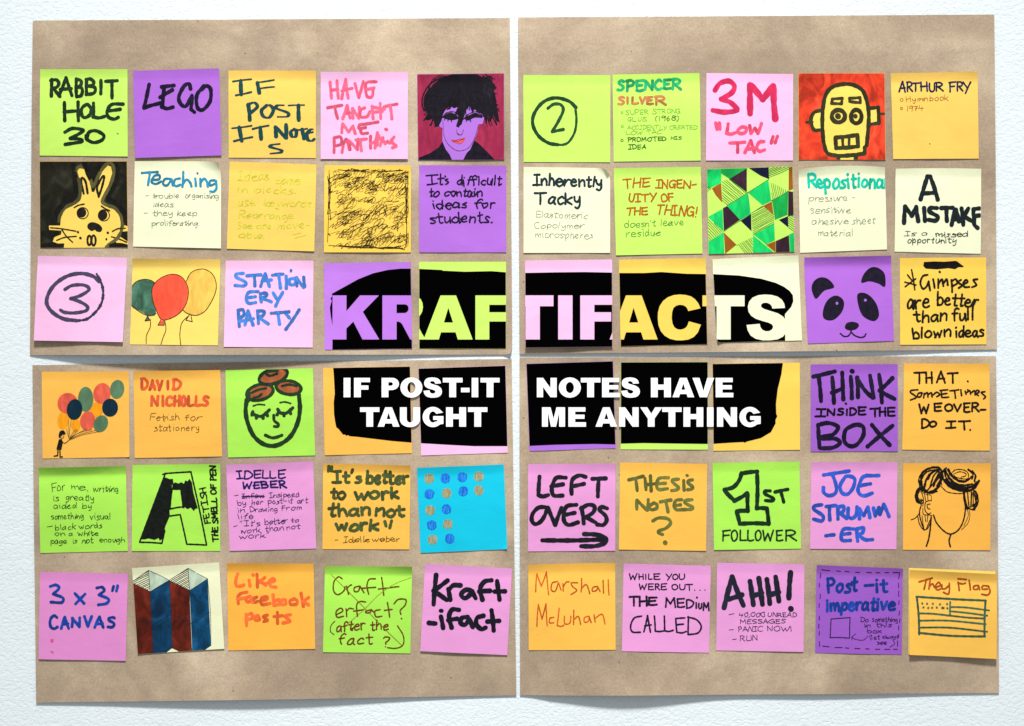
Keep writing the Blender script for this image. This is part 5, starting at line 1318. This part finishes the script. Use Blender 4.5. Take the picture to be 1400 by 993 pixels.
def block(ch, x0, x1):
    """outline loops of a heavy block capital, x0..x1 wide, 0 top .. 132 bottom (y down)"""
    w, s, b, H = x1 - x0, 46.0, 31.0, 132.0
    R = lambda *p: [(x0 + x, y) for x, y in p]
    if ch == 'I': return [R((0, 0), (w, 0), (w, H), (0, H))]
    if ch == '-': return [R((0, 68), (w, 68), (w, 98), (0, 98))]
    if ch == 'T': m = w / 2; return [R((0, 0), (w, 0), (w, b), (m + s / 2, b), (m + s / 2, H), (m - s / 2, H), (m - s / 2, b), (0, b))]
    if ch == 'F': return [R((0, 0), (w, 0), (w, 29), (s, 29), (s, 52), (w - 10, 52), (w - 10, 80), (s, 80), (s, H), (0, H))]
    if ch == 'E': return [R((0, 0), (w - 4, 0), (w - 4, 29), (s, 29), (s, 50), (w - 10, 50), (w - 10, 78), (s, 78), (s, 102), (w, 102), (w, H), (0, H))]
    if ch == 'H': return [R((0, 0), (s, 0), (s, 46), (w - s, 46), (w - s, 0), (w, 0), (w, H), (w - s, H), (w - s, 80), (s, 80), (s, H), (0, H))]
    if ch == 'N': return [R((0, 0), (42, 0), (w - 42, 70), (w - 42, 0), (w, 0), (w, H), (w - 42, H), (42, 62), (42, H), (0, H))]
    if ch == 'M': m = w / 2; return [R((0, 0), (58, 0), (m, 78), (w - 58, 0), (w, 0), (w, H), (w - 40, H), (w - 40, 34), (m + 17, H), (m - 17, H), (40, 34), (40, H), (0, H))]
    if ch == 'A': m = w / 2; return [R((m - 23, 0), (m + 23, 0), (w, H), (w - 44, H), (w - 51, 110), (51, 110), (44, H), (0, H)), R((m, 37), (m + 14, 81), (m - 14, 81))]
    if ch == 'V': m = w / 2; return [R((0, 0), (47, 0), (m, 90), (w - 47, 0), (w, 0), (m + 25, H), (m - 25, H))]
    if ch == 'Y': m = w / 2; return [R((0, 0), (48, 0), (m, 44), (w - 48, 0), (w, 0), (m + s / 2, 76), (m + s / 2, H), (m - s / 2, H), (m - s / 2, 76))]
    if ch == 'O': m = w / 2; return [R(*arc(m, 66, m, 69, 0, 360, 32)[:-1]), R(*arc(m, 66, m - 47, 38, 0, 360, 24)[:-1])]
    if ch == 'U': return [R((0, 0), (s, 0), (s, 78), *arc(w / 2, 80, w / 2 - s, 24, 180, 0, 8)[1:-1], (w - s, 78), (w - s, 0), (w, 0), (w, 84), *arc(w / 2, 84, w / 2, 51, 0, 180, 16)[1:-1], (0, 84))]
    if ch == 'P': return [R((0, 0), (w - 46, 0), *arc(w - 46, 41, 46, 41, -80, 80, 10), (w - 46, 83), (s, 83), (s, H), (0, H)), R((s, 29), (w - 55, 29), *arc(w - 55, 41.5, 14, 12.5, -80, 80, 6), (w - 55, 54), (s, 54))]
    if ch == 'G': m = w / 2; return [R((w - 3, 36), *arc(m, 66, m - 2, 69, -38, -322, 30)[1:-1], (w, 112), (w, 60), (m + 2, 60), (m + 2, 86), (w - 42, 86), (w - 42, 96), *arc(m, 66, m - 45, 38, 60, 325, 22), (w - 46, 44))]
    if ch == 'S':
        src = [(p[0] - (820 + 1000 / 5.0), p[1] - (345 + 289 / 5.0)) for p in TITLE[10][0]]
        return [[(x0 + x / 56.0 * w, -3 + y / 62.8 * 138) for x, y in src]]
    return []

WORDS = [
    ('white block word of two letters at the left end of the upper line', 300, 134, "I851,897 F922,1030"),
    ('white block word with a hyphen in the upper line, spanning the orange and pink notes', 300, 134, "P1110,1228 O1238,1388 S1396,1522 T1528,1662 -1652,1710 I1725,1769 T1785,1915"),
    ('white block word of five letters just right of the gap in the upper line', 560, 134, "N870,1005 O1020,1170 T1170,1303 E1315,1435 S1445,1573"),
    ('white block word of four letters at the right end of the upper line', 820, 134, "H348,484 A495,643 V632,780 E790,910"),
    ('white block word of six letters starting the lower line', 300, 335, "T963,1095 A1083,1232 U1235,1372 G1388,1532 H1550,1686 T1700,1832"),
    ('white block word of two letters just right of the gap in the lower line', 560, 335, "M905,1062 E1085,1205"),
    ('white block word of eight letters ending the lower line', 820, 335, "A-30,118 N130,264 Y275,425 T425,557 H570,705 I731,775 N799,935 G950,1097"),
]
white = ink_mat((250, 250, 250), 'flat')
ZL = 0.00135
TH = 0.00025
for label, ox, yt, spec in WORDS:
    toks = [(t[0], *[float(q) for q in t[1:].split(',')]) for t in spec.split()]
    xc = ox + (toks[0][1] + toks[-1][2]) / 10.0
    word = empty('white_block_word', tuple(W(np.array([xc]), np.array([490 + (yt + 132) / 5.0]), ZL)[0]), label, 'lettering', 'white block words laid over the black band')
    for ch, a, b in toks:
        loops = block(ch, a, b)
        V, E = [], []
        for L in loops:
            s0 = len(V)
            V += [Vector((ox + x / 5.0, 490 + (yt + y) / 5.0)) for x, y in L]
            E += [(s0 + i, s0 + (i + 1) % len(L)) for i in range(len(L))]
        xs_, ys_ = [v.x for v in V], [v.y for v in V]
        V += [Vector((min(xs_) + 0.13 + i * 4.0, min(ys_) + 0.17 + j * 4.0)) for i in range(8) for j in range(7) if i * 4 < max(xs_) - min(xs_) - 0.5]
        rv, re, rf, ov, oe, of = delaunay_2d_cdt(V, E, [], 0, 1e-5)
        P = [(v.x, v.y) for v in rv]
        T = []
        for f in rf:
            cx_, cy_ = sum(P[i][0] for i in f) / 3, sum(P[i][1] for i in f) / 3
            ins = False
            k0 = 0
            for L in loops:
                Q = [V[k0 + i] for i in range(len(L))]
                k0 += len(L)
                for i in range(len(Q)):
                    p, q = Q[i], Q[(i + 1) % len(Q)]
                    if (p.y > cy_) != (q.y > cy_) and cx_ < (q.x - p.x) * (cy_ - p.y) / (q.y - p.y) + p.x:
                        ins = not ins
            if ins:
                T.append(tuple(f))
        A = np.array(P)
        sh = K_BL if ox + b / 5.0 < 704 else K_BR
        uu, vv = sh.uv(A)
        hh = sh.base + sh.height(uu, vv) + ZL
        top = W(A[:, 0], A[:, 1], hh + TH)
        bot = W(A[:, 0], A[:, 1], hh)
        m = len(P)
        F = list(T) + [tuple(i + m for i in reversed(t)) for t in T]
        cnt = {}
        for t in T:
            for i in range(3):
                e = (t[i], t[(i + 1) % 3])
                cnt[tuple(sorted(e))] = cnt.get(tuple(sorted(e)), []) + [e]
        for e in cnt.values():
            if len(e) == 1:
                a_, b_ = e[0]
                F.append((a_, a_ + m, b_ + m, b_))
        link_mesh('letter', np.vstack([top, bot]), F, white, word, False)
